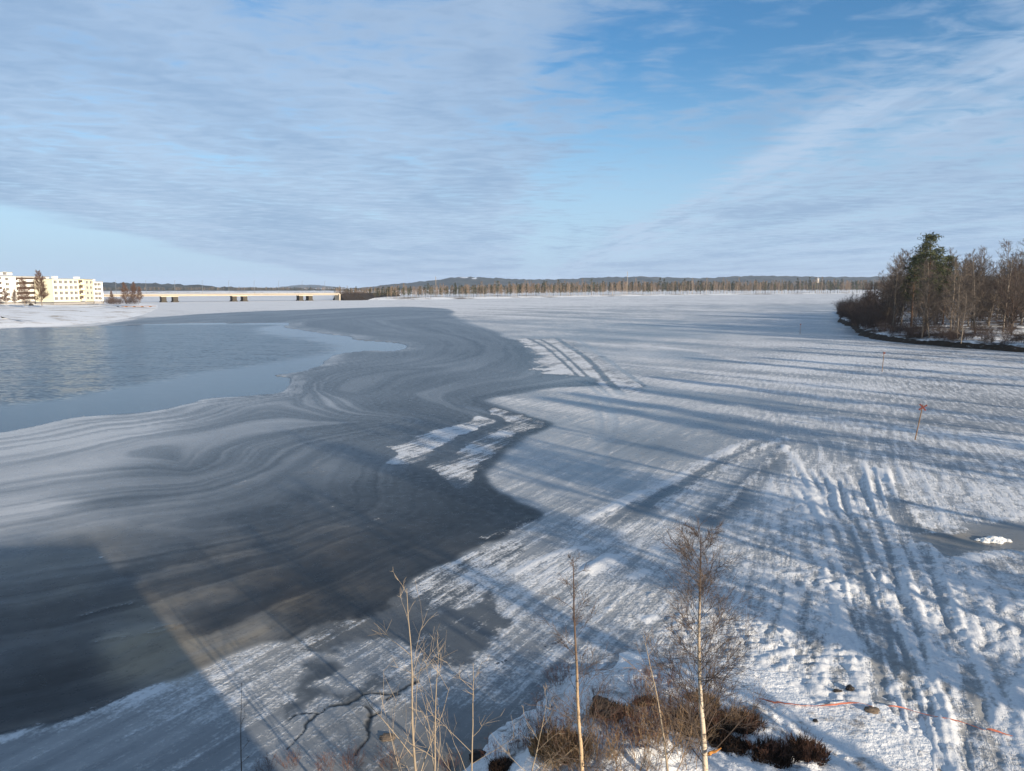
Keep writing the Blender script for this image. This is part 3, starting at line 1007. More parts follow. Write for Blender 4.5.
def bare_tree(seed, H, r0, first=0.2, nb=34, spread=0.22, up=0.55, sub=6, twig=4, tr=0.012, stems=1, wob=0.05, ksides=6, crown_pow=0.7, lean=0.0, lift=0.05, twig_l=0.35, bfac=0.45):
    """returns (trunk MB, crown MB)"""
    rng = random.Random(seed)
    T = MB(); C = MB()
    for s in range(stems):
        d0 = Vector((rng.gauss(0, 1), rng.gauss(0, 1), 0))
        d0 = (Vector((0, 0, 1)) + d0 * (0.16 if stems > 1 else lean)).normalized()
        Hs = H * (1 if s == 0 else rng.uniform(0.6, 0.95))
        p0 = Vector((rng.uniform(-.1, .1), rng.uniform(-.1, .1), -0.1)) * (stems > 1) + Vector((0, 0, -0.05))
        pts, rad = grow(T, rng, p0, d0, Hs, r0 * (Hs / H), 12, ksides, wob, 0.03, 0.12)
        for b in range(int(nb * Hs / H)):
            t = first + (1 - first) * (b + rng.random()) / (nb * Hs / H)
            t = min(t, 0.985)
            fi = t * 12; i0 = int(fi); fr = fi - i0
            p = pts[i0].lerp(pts[min(i0 + 1, 12)], fr)
            rr = r0 * (1 - 0.88 * t) * bfac
            ax = (pts[min(i0 + 1, 12)] - pts[i0]).normalized()
            out = rand_perp(rng, ax)
            u_ = up + rng.gauss(0, .18) + 0.25 * t
            d = (out + ax * u_).normalized()
            L = Hs * spread * ((1 - t) ** crown_pow + 0.12) * rng.uniform(.65, 1.2)
            bp, br = grow(C, rng, p, d, L, max(rr, tr), 4, 4 if ksides > 4 else 3, .16, lift, .3)
            for q in range(sub):
                tt = rng.uniform(.2, 1) * 4
                j = min(int(tt), 3)
                p2 = bp[j].lerp(bp[j + 1], tt - j)
                bd = (bp[j + 1] - bp[j]).normalized()
                d2 = (bd + rand_perp(rng, bd) * rng.uniform(.5, 1.0) + Vector((0, 0, .15))).normalized()
                L2 = L * rng.uniform(.25, .5)
                sp, sr = grow(C, rng, p2, d2, L2, max(rr * .4, tr * .8), 2, 3, .2, lift, .4)
                for w_ in range(twig):
                    j2 = rng.randrange(2)
                    p3 = sp[j2].lerp(sp[j2 + 1], rng.random())
                    d3 = (d2 + rand_perp(rng, d2) * rng.uniform(.5, 1.1)).normalized()
                    grow(C, rng, p3, d3, L2 * rng.uniform(.35, .9) * (twig_l / .35), tr * .6, 1, 3, 0.1, lift, .5)
    return T, C


def pine(seed, H, r0, crown_from=0.45, width=0.2, clumps=120, leaf=0.5, per=26, cone=0.6):
    rng = random.Random(seed)
    T = MB(); C = MB()
    pts, rad = grow(T, rng, Vector((0, 0, -.05)), Vector((0, 0, 1)), H * .97, r0, 10, 6, .03, .03, .2)
    for c in range(clumps):
        t = crown_from + (1 - crown_from) * (c + rng.random()) / clumps
        k = (t - crown_from) / (1 - crown_from)
        prof = (1 - k) ** cone * min(1, .35 + 2.2 * k)
        fi = min(t, .99) * 10; i0 = int(fi)
        p = pts[i0].lerp(pts[i0 + 1], fi - i0)
        a = rng.uniform(0, 2 * math.pi)
        L = H * width * prof * math.sqrt(rng.uniform(.1, 1.15)) + .15
        e = p + Vector((math.cos(a), math.sin(a), rng.uniform(-.05, .45))) * L
        if rng.random() < .45: T.tube([p, p.lerp(e, .6) + Vector((0, 0, .1)), e], [r0 * .16, r0 * .1, r0 * .05], 3, cap=False)
        sz = leaf * rng.uniform(.7, 1.5)
        for q in range(per):
            o = Vector((rng.gauss(0, .55), rng.gauss(0, .55), rng.gauss(0, .26))) * sz
            dd = Vector((rng.gauss(0, 1), rng.gauss(0, 1), rng.gauss(.3, .6))).normalized() * sz * rng.uniform(.4, .8)
            sd = rand_perp(rng, dd.normalized()) * sz * .11
            b = e + o
            C.tri(b - sd, b + sd, b + dd)
    return T, C


def bush(seed, H, W, stems=16, sub=5, r0=0.02, twig=3, rt=.006):
    rng = random.Random(seed)
    C = MB()
    for s in range(stems):
        a = rng.uniform(0, 2 * math.pi); q = math.sqrt(rng.random()) * W * .5
        p = Vector((math.cos(a) * q, math.sin(a) * q, -.08))
        d = Vector((math.cos(a) * rng.uniform(0, .55), math.sin(a) * rng.uniform(0, .55), 1)).normalized()
        L = H * rng.uniform(.5, 1.05)
        bp, br = grow(C, rng, p, d, L, r0, 5, 3, .12, .02, .3)
        for w_ in range(sub):
            tt = rng.uniform(1.2, 5); j = min(int(tt), 4)
            p2 = bp[j].lerp(bp[j + 1], tt - j)
            bd = (bp[j + 1] - bp[j]).normalized()
            d2 = (bd + rand_perp(rng, bd) * rng.uniform(.4, .8)).normalized()
            sp, _ = grow(C, rng, p2, d2, L * rng.uniform(.15, .4), max(r0 * .5, rt), 2, 3, .15, .03, .4)
            for z in range(twig):
                d3 = (d2 + rand_perp(rng, d2) * .8).normalized()
                grow(C, rng, sp[rng.randrange(1, 3)], d3, L * rng.uniform(.08, .2), rt, 1, 3, .1, .03, .5)
    return C


def tree_kind(name, T, C, mt, mc):
    return (T.mesh(name + '_trunk', mt, True), C.mesh(name + '_crown', mc, False))


def place_tree(kind, name, label, loc, rz=0, s=1.0, group=None, cat='tree', sz=None):
    r = thing(name, label, cat, loc, rz, group)
    r.scale = (s, s, sz if sz else s)
    obj('trunk', kind[0], r); obj('crown', kind[1], r)
    return r


RN = random.Random(11)
# ---- kinds of trees on the right bank
KB = []
for q in range(6):
    T, C = bare_tree(100 + q, 12.0, .13, first=.12, nb=50, spread=.25, up=.75, sub=7, twig=4, tr=.018, wob=.05, ksides=5, stems=1 + (q % 3 == 2), crown_pow=.6)
    KB.append(tree_kind('bank_birch', T, C, M['f_trunk'], M['f_twig']))
KD = []
for q in range(3):
    T, C = bare_tree(140 + q, 10.0, .11, first=.08, nb=44, spread=.26, up=.7, sub=6, twig=4, tr=.018, wob=.09, ksides=5, stems=2, crown_pow=.5)
    KD.append(tree_kind('bank_alder', T, C, M['f_dtrunk'], M['f_twig_red']))
KW = []
for q in range(4):
    C = bush(160 + q, 4.2, 3.0, 30, 6, .022, 4, .013)
    KW.append(C.mesh('willow_stems', M['f_twig_red']))
T, C = pine(7, 20.0, .26, .38, .21, 170, .70, 30, .6)
KP = tree_kind('tall_pine', T, C, M['pine_bark'], M['needle'])
T, C = pine(8, 15.0, .2, .12, .17, 150, .6, 24, .9)
KS = tree_kind('spruce', T, C, M['f_dtrunk'], M['needle'])


def bank_z(d):
    return float(np.interp(d, [0, .5, 1.4, 3, 6, 12, 22, 40, 80, 200], [.25, .75, 1.0, 1.2, 1.5, 2.0, 2.6, 3.2, 4, 5]))


RS = spline(RIGHT_SHORE, 6)


def shore_dist(x, y):
    return float(dist_line(np.array([x]), np.array([y]), RS)[0])


def on_bank(u, depth):
    x = (u - 512) / FPX * depth * .99
    return x, depth, bank_z(shore_dist(x, depth))


G_B = 'bare birches crowded on the right bank'
x, y, z = on_bank(930, 140)
place_tree(KP, 'pine_tree', 'tall dark green pine rising above the bare birches on the right bank', (x, y, z), .4, .93, cat='pine tree')
x, y, z = on_bank(914, 150)
place_tree(KP, 'pine_tree', 'shorter pine half hidden beside the tallest pine on the right bank', (x, y, z), 2.4, .74, cat='pine tree')
x, y, z = on_bank(946, 150)
place_tree(KP, 'pine_tree', 'pine crown showing low behind the tallest pine on its right', (x, y, z), 4.1, .72, cat='pine tree')
named = [(896, 148, 0, 1.08, 'golden lit bare birch at the left end of the tall trees on the right bank'),
         (926, 128, 1, 1.12, 'large pale bare birch standing in front of the tallest pine'),
         (975, 135, 3, 1.10, 'slender bare tree with open crown against the sky right of the pine'),
         (966, 118, 4, .72, 'small pale birch leaning at the front of the right bank'),
         (1016, 130, 5, 1.32, 'tall dense brown tree cut by the right edge of the picture'),
         (992, 138, 2, 1.05, 'thin dark bare tree second from the right edge')]
for u, d, k, s, lab in named:
    x, y, z = on_bank(u, d)
    place_tree(KB[k], 'birch_tree', lab, (x, y, z), RN.uniform(0, 6), s)
for q in range(140):
    while True:
        u = RN.uniform(846, 1070); d = RN.uniform(116, 250)
        x, y, z = on_bank(u, d)
        # inland of the shore line only
        sx = np.interp(d, [p[1] for p in RIGHT_SHORE], [p[0] for p in RIGHT_SHORE])
        if x > sx + 2.5: break
    hmax = np.interp(u, [846, 865, 880, 895, 910, 950, 1000, 1030, 1060], [5, 6.5, 9.5, 13, 14.5, 13.5, 13, 15, 15]) * (d / 140) ** .6
    if RN.random() < .62:
        place_tree(KB[RN.randrange(6)], 'birch_tree', 'bare birch among the crowded trees on the right bank', (x, y, z), RN.uniform(0, 6), hmax / 12 * RN.uniform(.78, 1.1), G_B)
    else:
        place_tree(KD[RN.randrange(3)], 'alder_tree', 'dark bare alder among the crowded trees on the right bank', (x, y, z), RN.uniform(0, 6), hmax / 10 * RN.uniform(.6, .95), 'dark bare alders crowded on the right bank')
# willow thicket along the waterline
for q in range(120):
    t = RN.uniform(0, 1)
    yy = 106 + 150 * t ** 1.2
    sx = np.interp(yy, [p[1] for p in RIGHT_SHORE], [p[0] for p in RIGHT_SHORE])
    off = 0.8 + RN.random() ** 2 * 9
    if yy < 135 and RN.random() < .45: off += 8
    x = sx + off
    s = RN.uniform(.55, 1.0) * (1.25 if yy > 150 else .62)
    o = obj('willow_bush', KW[q % 4])
    o.location = (x, yy, bank_z(off)); o.rotation_euler = (0, 0, RN.uniform(0, 6)); o.scale = (s, s, s)
    tag(o, 'leafless reddish willow bush in the thicket at the foot of the right bank', 'bush', 'willow bushes along the right bank')

for q in range(46):
    yy = RN.uniform(100, 142)
    sx = np.interp(yy, [p[1] for p in RIGHT_SHORE[7:]], [p[0] for p in RIGHT_SHORE[7:]])
    off = RN.uniform(.3, 5)
    o = obj('bank_shrub', KW[q % 4])
    s = RN.uniform(.22, .5)
    o.location = (sx + off, yy, bank_z(off) - .1); o.rotation_euler = (0, 0, RN.uniform(0, 6)); o.scale = (s * 1.5, s * 1.5, s)
    tag(o, 'low dark leafless shrub at the eroded edge of the right bank', 'shrub', 'low shrubs on the edge of the right bank')

# ---- trees further along the right bank, outside the frame, whose shadows lie across the ice
KC = []
for q in range(4):
    T, C = bare_tree(180 + q, 14.0, .27, first=.30, nb=34, spread=.17, up=.7, sub=5, twig=3, tr=.03, wob=.03, ksides=6, crown_pow=.6)
    KC.append(tree_kind('bank_birch', T, C, M['f_trunk'], M['f_twig']))
CAST = []


def caster(u, v, t, kind, h, base_h, name='birch_tree'):
    """tree whose trunk shadow passes the ice point seen at (u, v), standing t metres back towards the sun"""
    gx, gy = G(u, v)
    x = gx - math.sin(SHADOW_AZ) * t; y = gy - math.cos(SHADOW_AZ) * t
    CAST.append((x, y, kind, h / base_h, name))


caster(1024, 703, 20, KC[0], 15, 14)
caster(1024, 710, 26, KC[2], 15, 14)
caster(846, 771, 18, KC[0], 11, 14)
caster(874, 771, 20, KC[1], 12, 14)
caster(1024, 682, 19, KS, 13.5, 15, 'spruce_tree')
caster(1024, 628, 26, KC[3], 16, 14)
caster(1024, 596, 20, KS, 14, 15, 'spruce_tree')
caster(1024, 578, 26, KS, 15, 15, 'spruce_tree')
caster(1024, 556, 26, KC[2], 16, 14)
caster(1024, 527, 30, KC[3], 16, 14)
caster(1024, 480, 24, KS, 14, 15, 'spruce_tree')
caster(1024, 466, 30, KS, 15, 15, 'spruce_tree')
caster(1024, 446, 24, KS, 15, 15, 'spruce_tree')
caster(1024, 434, 30, KC[1], 16, 14)
caster(1024, 422, 26, KS, 14, 15, 'spruce_tree')
caster(1024, 409, 26, KC[3], 16, 14)
caster(1024, 387, 24, KS, 15, 15, 'spruce_tree')
caster(1024, 379, 28, KS, 14, 15, 'spruce_tree')
caster(1024, 362, 24, KS, 13, 15, 'spruce_tree')
caster(1024, 356, 30, KS, 14, 15, 'spruce_tree')
caster(720, 771, 15, KC[3], 7.5, 14)
caster(640, 750, 15, KC[2], 6.5, 14)
caster(600, 771, 14, KS, 4.2, 15, 'spruce_tree')
caster(700, 735, 17, KS, 5.2, 15, 'spruce_tree')
CAST += [(-18 + q * 3.1, -9.5 - (q % 3), (KC + [KS])[q % 5], (.92, .98, .9, 1.0, .86)[q % 5], 'spruce_tree' if q % 5 == 4 else 'birch_tree') for q in range(9)]  # unseen trees added to fray the top of the abutment shadow
CAST += [(8.3, -2.4, KC[1], .70, 'birch_tree'), (10.2, -1.8, KC[2], .50, 'birch_tree'), (11.0, -2.6, KC[3], .52, 'birch_tree'), (13.2, -2.4, KC[0], .62, 'birch_tree'), (14.4, -3.4, KC[1], .60, 'birch_tree')]  # unseen trees added to stripe and soften that shadow's side
for q in range(26):
    y = RN.uniform(62, 138); x = RN.uniform(.80 * y + 14, .80 * y + 75)
    CAST.append((x, y, (KC + [KS])[q % 5], RN.uniform(.8, 1.1), 'spruce_tree' if q % 5 == 4 else 'birch_tree'))
for (x, y, kind, s, nm) in CAST:
    zz = -.05
    sx = np.interp(y, [p[1] for p in RIGHT_SHORE], [p[0] for p in RIGHT_SHORE])
    if x > sx: zz = bank_z(x - sx) - .1
    if y < -.5 and x < sx: zz = -.9
    back = y < -.5 and x < 16
    lab = ('dark spruce' if nm[0] == 's' else 'bare birch') + (' added unseen behind the viewpoint to break up the abutment shadow' if back else ' just beyond the right edge of the picture, its shadow lying on the ice')
    place_tree(kind, nm, lab, (x, y, zz), (x * 7) % 6, s, 'trees added behind the viewpoint for their shadow' if back else 'trees off the right edge that shade the ice')

# ================================================================== FAR SHORE FOREST
def far_kind(seed, pineish):
    rng = random.Random(seed)
    T = MB(); C = MB()
    H = 15.0
    T.tube([(0, 0, -.5), (rng.uniform(-.2, .2), 0, H * .5), (rng.uniform(-.4, .4), 0, H * .95)], [.22, .16, .06], 4, cap=False)
    nq = 110
    for q in range(nq):
        if pineish:
            t = rng.uniform(.3, 1.0); w_ = 2.1 * (1 - t) ** .6 + .25
        else:
            t = rng.uniform(.25, 1.0); w_ = 2.3 * math.sin(min(1, (1.04 - t) * 1.5) * 1.57) * (.6 + .4 * t)
        a = rng.uniform(0, 6.283); q_ = math.sqrt(rng.random()) * w_
        p = Vector((math.cos(a) * q_, math.sin(a) * q_, t * H))
        if pineish:
            d = Vector((rng.gauss(0, .8), rng.gauss(0, .8), rng.gauss(0, .45))); sd = rand_perp(rng, d.normalized()) * .33
        else:
            d = Vector((math.cos(a) * .35, math.sin(a) * .35, 1)) * rng.uniform(.8, 1.8); sd = rand_perp(rng, d.normalized()) * .10
        C.tri(p - sd, p + sd, p + d)
    return T, C


FK = []
for q in range(7):
    T, C = far_kind(300 + q, q < 3)
    FK.append((T, C, tree_kind('far_tree', T, C, M['f_dtrunk'] if q < 3 else M['far_trunk'], M['far_needle'] if q < 3 else M['far_twig']), q < 3))
FS = spline(FAR_SHORE, 6)


def shore_at(u):
    return float(np.interp(u, [345, 390, 430, 480, 550, 620, 740, 870, 1000], [572, 568, G(430, 299.4)[1], G(480, 298.7)[1], G(550, 297.4)[1], G(620, 296)[1], G(740, 294.7)[1], G(870, 293.4)[1], G(1000, 292.6)[1]]))


def far_height(u):
    return float(np.interp(u, [345, 400, 480, 620, 870, 1000], [8.0, 9.5, 11.5, 16.0, 21, 22]))


for q in range(270):
    u = 348 + (q + RN.random()) / 270 * 512
    d = shore_at(u) + 7 + RN.random() * 26
    x = (u - 512) / FPX * d
    pp = np.interp(u, [345, 430, 520, 700, 870], [.75, .5, .28, .3, .5])
    isp = RN.random() < pp
    kset = [k for k in FK if k[3] == isp]
    k = kset[RN.randrange(len(kset))]
    s = (RN.uniform(.5, .95) + .3 * (RN.random() < .12)) * far_height(u) / 15
    if k[3]:
        place_tree(k[2], 'pine_tree', 'small green pine in the dense tree line along the far shore', (x, d, 1.0), RN.uniform(0, 6), s, 'pines along the far shore', 'pine tree')
    else:
        place_tree(k[2], 'birch_tree', 'small pale bare birch in the dense tree line along the far shore', (x, d, 1.0), RN.uniform(0, 6), s, 'birches along the far shore', 'tree')


def forest_mass(name, label, spots, kinds, mat):
    V = []; Fa = []; b = 0
    for (x, y, z, s, k) in spots:
        v, f = kinds[k]
        a = RN.uniform(0, 6.28); c, sn_ = math.cos(a), math.sin(a)
        vv = v * s
        V.append(np.stack([vv[:, 0] * c - vv[:, 1] * sn_ + x, vv[:, 0] * sn_ + vv[:, 1] * c + y, vv[:, 2] + z], 1))
        Fa.append(f + b); b += len(v)
    me = mesh_np(name, np.concatenate(V), np.concatenate(Fa), mat, False)
    o = obj(name, me, kind='stuff'); o['label'] = label; o['category'] = 'forest'
    return o


npk = []
for T, C, _, pn in FK:
    npk.append((np.array(C.v, np.float32), np.array(C.f, np.int32)))
for pn, mat, nm, lab in ((True, M['far_needle'], 'far_pine_wood', 'green mass of pines behind the far shore tree line'), (False, M['far_twig'], 'far_birch_wood', 'brown mass of leafless trees behind the far shore tree line')):
    sp = []
    ids = [i for i, k in enumerate(FK) if k[3] == pn]
    for q in range(900 if pn else 1500):
        u = RN.uniform(335, 1050)
        d = shore_at(u) + 22 + RN.random() * 110
        x = (u - 512) / FPX * d
        sp.append((x, d, 1.5, (RN.uniform(.5, .98) + .25 * (RN.random() < .05)) * far_height(u) / 15, ids[RN.randrange(len(ids))]))
    for q in range(600):   # low wood behind the road bridge
        u = RN.uniform(-40, 345); d = 1360 + RN.random() * 260
        sp.append(((u - 512) / FPX * d, d, 2.0, RN.uniform(.35, .6), ids[RN.randrange(len(ids))]))
    forest_mass(nm, lab, sp, npk, mat)

# ================================================================== LEFT SHORE: BUILDINGS, TREES
M['cream'] = simple_mat('cream_render', (.84, .77, .54), 0.8, .04, .5)
M['yellow'] = simple_mat('yellow_render', (.86, .77, .45), 0.8, .05, .5)
M['white_wall'] = simple_mat('white_render', (.86, .84, .78), 0.8, .04, .5)
M['roof_grey'] = simple_mat('grey_sheet_roof', (.30, .29, .28), 0.6, .1, .5)
M['pane'] = simple_mat('window_glass', (.16, .15, .13), 0.15, .2, .5, spec=.6)
M['balcony_dark'] = simple_mat('balcony_shade', (.10, .075, .06), 0.8, .2, .5)
M['frame'] = simple_mat('window_frame', (.72, .70, .66), 0.6, .05, 2)
M['plinth'] = simple_mat('concrete_plinth', (.32, .30, .28), 0.8, .15, .5)
M['red_roof'] = simple_mat('red_sheet', (.30, .10, .07), 0.7, .2, 1)
M['concrete'] = simple_mat('bridge_concrete', (.52, .45, .35), 0.8, .2, .2)
M['pier'] = simple_mat('dark_concrete', (.07, .06, .045), 0.85, .5, .3)  # much darker concrete than the deck
M['steel'] = simple_mat('grey_steel', (.28, .28, .29), 0.5, .1, 1)
M['rust'] = simple_mat('orange_boards', (.36, .19, .09), 0.8, .3, 1)
M['stone'] = simple_mat('brown_stone', (.13, .10, .075), 0.85, .4, 4, .5)
M['dark_stone'] = simple_mat('dark_wet_stone', (.03, .026, .024), 0.6, .4, 4, .5)


def window(parent, x, z, wdt, h, y=0.0):
    """window in the local facade plane y=0 (front is -y): frame proud of the wall, pane set in it"""
    mb = MB()
    t = .09
    mb.box((x, y - .03, z + h / 2 + t / 2), (wdt + 2 * t, .10, t)); mb.box((x, y - .03, z - h / 2 - t / 2), (wdt + 2 * t, .14, t))
    mb.box((x - wdt / 2 - t / 2, y - .03, z), (t, .10, h)); mb.box((x + wdt / 2 + t / 2, y - .03, z), (t, .10, h))
    mb.box((x + wdt * .12, y - .02, z), (.07, .08, h))
    f = mb.build('window', M['frame'], parent)
    p = MB(); p.box((x, y - .004, z), (wdt, .03, h)); p.build('pane', M['pane'], f)


def block(name, label, u0, u1, D0, D1, vtop, zbase, storeys, mat, bays, stack=None, group=None, thick=12, balc=None, win=(1.5, 1.3)):
    """apartment block whose front runs from sight line u0 at depth D0 to u1 at depth D1"""
    a = Vector(((u0 - 512) / FPX * D0, D0)); b = Vector(((u1 - 512) / FPX * D1, D1))
    L = (b - a).length; rz = math.atan2(b.y - a.y, b.x - a.x)
    H = at(u0, vtop, D0)[2] - zbase
    r = thing(name, label, 'building', (a.x, a.y, zbase), rz, group)
    mb = MB(); mb.box((L / 2, thick / 2, H / 2 + .3), (L, thick, H - .6)); mb.build('wall', mat, r)
    mb = MB(); mb.box((L / 2, thick / 2, -.2), (L + .1, thick + .1, 1.0)); mb.build('plinth', M['plinth'], r)
    mb = MB(); mb.box((L / 2, thick / 2, H + .12), (L + .5, thick + .5, .26)); rf = mb.build('roof', M['roof_grey'], r)
    mb = MB(); mb.box((L * .35, thick / 2, H + .75), (1.8, 1.8, 1.0)); mb.box((L * .35, thick / 2, H + 1.3), (2.0, 2.0, .12)); mb.build('vent_housing', M['white_wall'], rf)
    sh = (H - .9) / storeys
    for s in range(storeys):
        zc = .9 + sh * (s + .5)
        for bx in bays:
            window(r, bx * L, zc, win[0], win[1])
        if balc:
            for (b0, b1) in balc:
                w0 = (b1 - b0) * L
                mb = MB(); mb.box(((b0 + b1) / 2 * L, .02, zc + .15), (w0, .10, sh * .62)); q = mb.build('balcony_shade', M['balcony_dark'], r)  # flat dark panel, shade of the recess put into its colour
                mb = MB(); mb.box(((b0 + b1) / 2 * L, -.65, zc - sh * .5 + .1), (w0, 1.3, .18)); mb.box(((b0 + b1) / 2 * L, -1.25, zc - sh * .5 + .62), (w0, .08, .86)); mb.build('balcony', mat, r)
    return r


block('apartment_block', 'cream apartment block with pale yellow stair bay on the left shore', 57, 89, 330, 345, 279, 2.7, 4, M['cream'], (.08, .24, .40, .56, .70), thick=12, balc=[(.80, .93)])
block('apartment_block', 'narrow yellow wing between the cream block and the white gable', 89.2, 97, 344.5, 350, 279.6, 2.7, 4, M['yellow'], (.25, .72), thick=11)
block('apartment_block', 'cream white end block with blank gable beside the low wood', 97.2, 106.5, 349, 352, 282, 2.7, 4, M['white_wall'], (.28, .62), thick=11)
block('apartment_block', 'white apartment block with long brown balcony bands behind the two bare trees', -60, 54, 300, 345, 275.5, 2.6, 5, M['white_wall'], (.05, .30, .60), thick=13, balc=[(.10, .26), (.36, .55), (.68, .97)])
block('penthouse', 'low white rooftop storey at the left edge above the balcony block', -20, 18, 322, 335, 272, 15.0, 1, M['white_wall'], (.2, .5, .8), thick=7)

LT = []
for q in range(3):
    T, C = bare_tree(400 + q, 12.0, .18, first=.10, nb=90, spread=.26, up=.75, sub=8, twig=4, tr=.05, wob=.04, ksides=5, crown_pow=.62)
    LT.append(tree_kind('shore_tree', T, C, M['f_trunk'], simple_mat('russet_twigs', (.12, .07, .048), .85, .35, .5)))


def shore_tree(u, v, d, h, k, lab, group=None):
    x, y, z = at(u, v, d)
    return place_tree(LT[k], 'larch_tree', lab, (x, y, z - .2), u, h / 12, group)


shore_tree(42, 305, 290, 13.6, 0, 'tall russet cone shaped bare tree right of a shorter one before the balcony block')
shore_tree(25, 305, 285, 10.8, 1, 'broad russet bare tree left of the taller cone shaped one')
shore_tree(6, 304, 290, 6.5, 2, 'low bare tree at the left edge of the picture before the balcony block')
shore_tree(15, 304, 292, 6.0, 0, 'small bare tree between the left edge and the broad russet tree')
shore_tree(126, 302, 330, 9.0, 1, 'brown bare tree left in the pair by the near end of the road bridge')
shore_tree(134, 302, 335, 9.2, 0, 'brown bare tree right in the pair by the near end of the road bridge')
shore_tree(140, 302, 345, 7.5, 2, 'lowest bare tree beside the near end of the road bridge')
shore_tree(112, 302, 345, 5.5, 2, 'low bare tree just right of the white gable')
for q in range(26):
    u = RN.choice([RN.uniform(-10, 50), RN.uniform(105, 145), RN.uniform(108, 140)])
    x, y, z = at(u, 303, RN.uniform(300, 350))
    o = obj('shore_bush', KW[q % 4]); o.location = (x, y, z - .5); s = RN.uniform(.5, .95); o.scale = (s, s, s * .8); o.rotation_euler = (0, 0, q)
    tag(o, 'low leafless brown bush beneath the trees on the left shore', 'bush', 'bushes on the left shore')

# pile of orange boards and stones on the snowy point
bx, by, bz = at(138, 306.5, 330)
jr = thing('jetty', 'long low orange board jetty lying on the snowy point', 'jetty', (bx, by, bz - .2), R(10))
for q in range(5):
    mb = MB(); mb.box((0, (q - 2) * .55, .35), (13 + q * .4, .48, .14)); mb.build('plank', M['rust'], jr)
for q in range(4):
    mb = MB(); mb.box((-5 + q * 3.4, 0, .12), (.3, 2.8, .3)); mb.build('bearer', M['rust'], jr)


def rock_mesh(seed, sx, sy, sz, mat):
    import bmesh
    bm = bmesh.new()
    bmesh.ops.create_icosphere(bm, subdivisions=3, radius=1)
    rng = random.Random(seed)
    off = rng.uniform(0, 50)
    for v in bm.verts:
        c = v.co
        k = 1 + float(fbm(np.array([c.x * 1.3 + off]), np.array([c.y * 1.3 + c.z * 1.7]), 4, seed, .65)[0]) * 1.1
        v.co = Vector((c.x * sx * k, c.y * sy * k, max(c.z, -.35) * sz * k))
    me = bpy.data.meshes.new('stone'); bm.to_mesh(me); bm.free(); me.materials.append(mat)
    return me


for (u, v, d, s, lab) in ((57, 309.5, 300, .9, 'dark stone alone on the white snow below the cream block'), (14, 309, 290, .8, 'dark stone lying in the snow near the left edge of the picture'), (118, 307.5, 330, .7, 'dark stone at the left end of the orange board jetty'),
                          (81, 313, 260, .6, 'small dark stone near the water edge below the cream block'), (31, 305, 290, .8, 'dark stone at the foot of the broad russet tree')):
    o = obj('stone', rock_mesh(int(u), s, s, s * .9, M['dark_stone'])); o.location = at(u, v, d); tag(o, lab, 'stone')

# ================================================================== ROAD BRIDGE
B0 = Vector((-262.0, 462.0)); B1 = Vector((-134.0, 556.0))
bl = (B1 - B0).length; brz = math.atan2(B1.y - B0.y, B1.x - B0.x)
br_ = thing('road_bridge', 'low beige concrete beam bridge crossing the frozen river in the distance', 'bridge', (B0.x, B0.y, 0), brz)
mb = MB(); mb.box((bl / 2, 0, 5.15), (bl, 8.0, .5)); mb.build('deck', M['concrete'], br_)
for s in (-1, 1):
    mb = MB(); mb.box((bl / 2, s * 2.4, 4.45), (bl, .8, .9)); mb.build('girder', M['concrete'], br_)
    mb = MB(); mb.box((bl / 2, s * 3.85, 5.72), (bl, .12, .1)); mb.box((bl / 2, s * 3.85, 6.2), (bl, .1, .1))
    for q in range(int(bl / 3)): mb.box((1.5 + q * 3, s * 3.85, 5.8), (.1, .1, .8))
    mb.build('railing', M['steel'], br_)


def along(u):
    # parameter on the bridge axis where the sight line u meets it
    k = (u - 512) / FPX * .99
    d = B1 - B0
    return (k * B0.y - B0.x) / (d.x - k * d.y)


for u in (168, 238, 304):
    t = along(u) * bl
    for s in (-1, 1):
        mb = MB(); mb.box((t + s * 3.6, 0, 1.75), (3.0, 6.0, 4.5)); mb.box((t + s * 3.6, 0, .1), (3.8, 6.8, 1.2))
        mb.build('pier', M['pier'], br_)
    mb = MB(); mb.box((t, 0, 3.78), (10.6, 6.4, .40)); mb.build('pier_cap', M['concrete'], br_)
for k, t in enumerate((-1.5, bl + 1.5)):
    mb = MB(); mb.box((t, 0, 2.4), (4, 9, 5.0)); mb.build('abutment', M['concrete'], br_)
# embankments that carry the road
def embank(name, label, p, q, hw, mat):
    d = (q - p); L = d.length; rz = math.atan2(d.y, d.x)
    vs = []
    nseg = 14
    for i in range(nseg + 1):
        x = L * i / nseg
        for yy, z in ((-hw - 8, -.5), (-hw - 3, 2.4), (-hw, 5.1), (hw, 5.1), (hw + 8, -.5)):
            vs.append((x, yy + RN.uniform(-.6, .6), z + RN.uniform(-.15, .15) * (z < 5)))
    fs = [(i * 5 + j, (i + 1) * 5 + j, (i + 1) * 5 + j + 1, i * 5 + j + 1) for i in range(nseg) for j in range(4)]
    fs.append((0, 1, 2, 3, 4)); fs.append(tuple(nseg * 5 + j for j in (4, 3, 2, 1, 0)))
    me = bpy.data.meshes.new(name); me.from_pydata(vs, [], [f[::-1] for f in fs[:-2]] + fs[-2:]); me.materials.append(mat)
    o = obj(name, me, kind='structure'); o.location = (p.x, p.y, 0); o.rotation_euler = (0, 0, rz)
    return o


dv = (B1 - B0).normalized()
embank('road_embankment', '', B1 + dv * .5, B1 + dv * 16, 4.5, M['soil'])
embank('road_embankment', '', B1 + dv * 13, B1 + dv * 13 + Vector((10, 120)), 4.5, M['soil'])
embank('road_embankment', '', B0 - dv * 120, B0 - dv * .5, 4.5, M['shore_snow'])
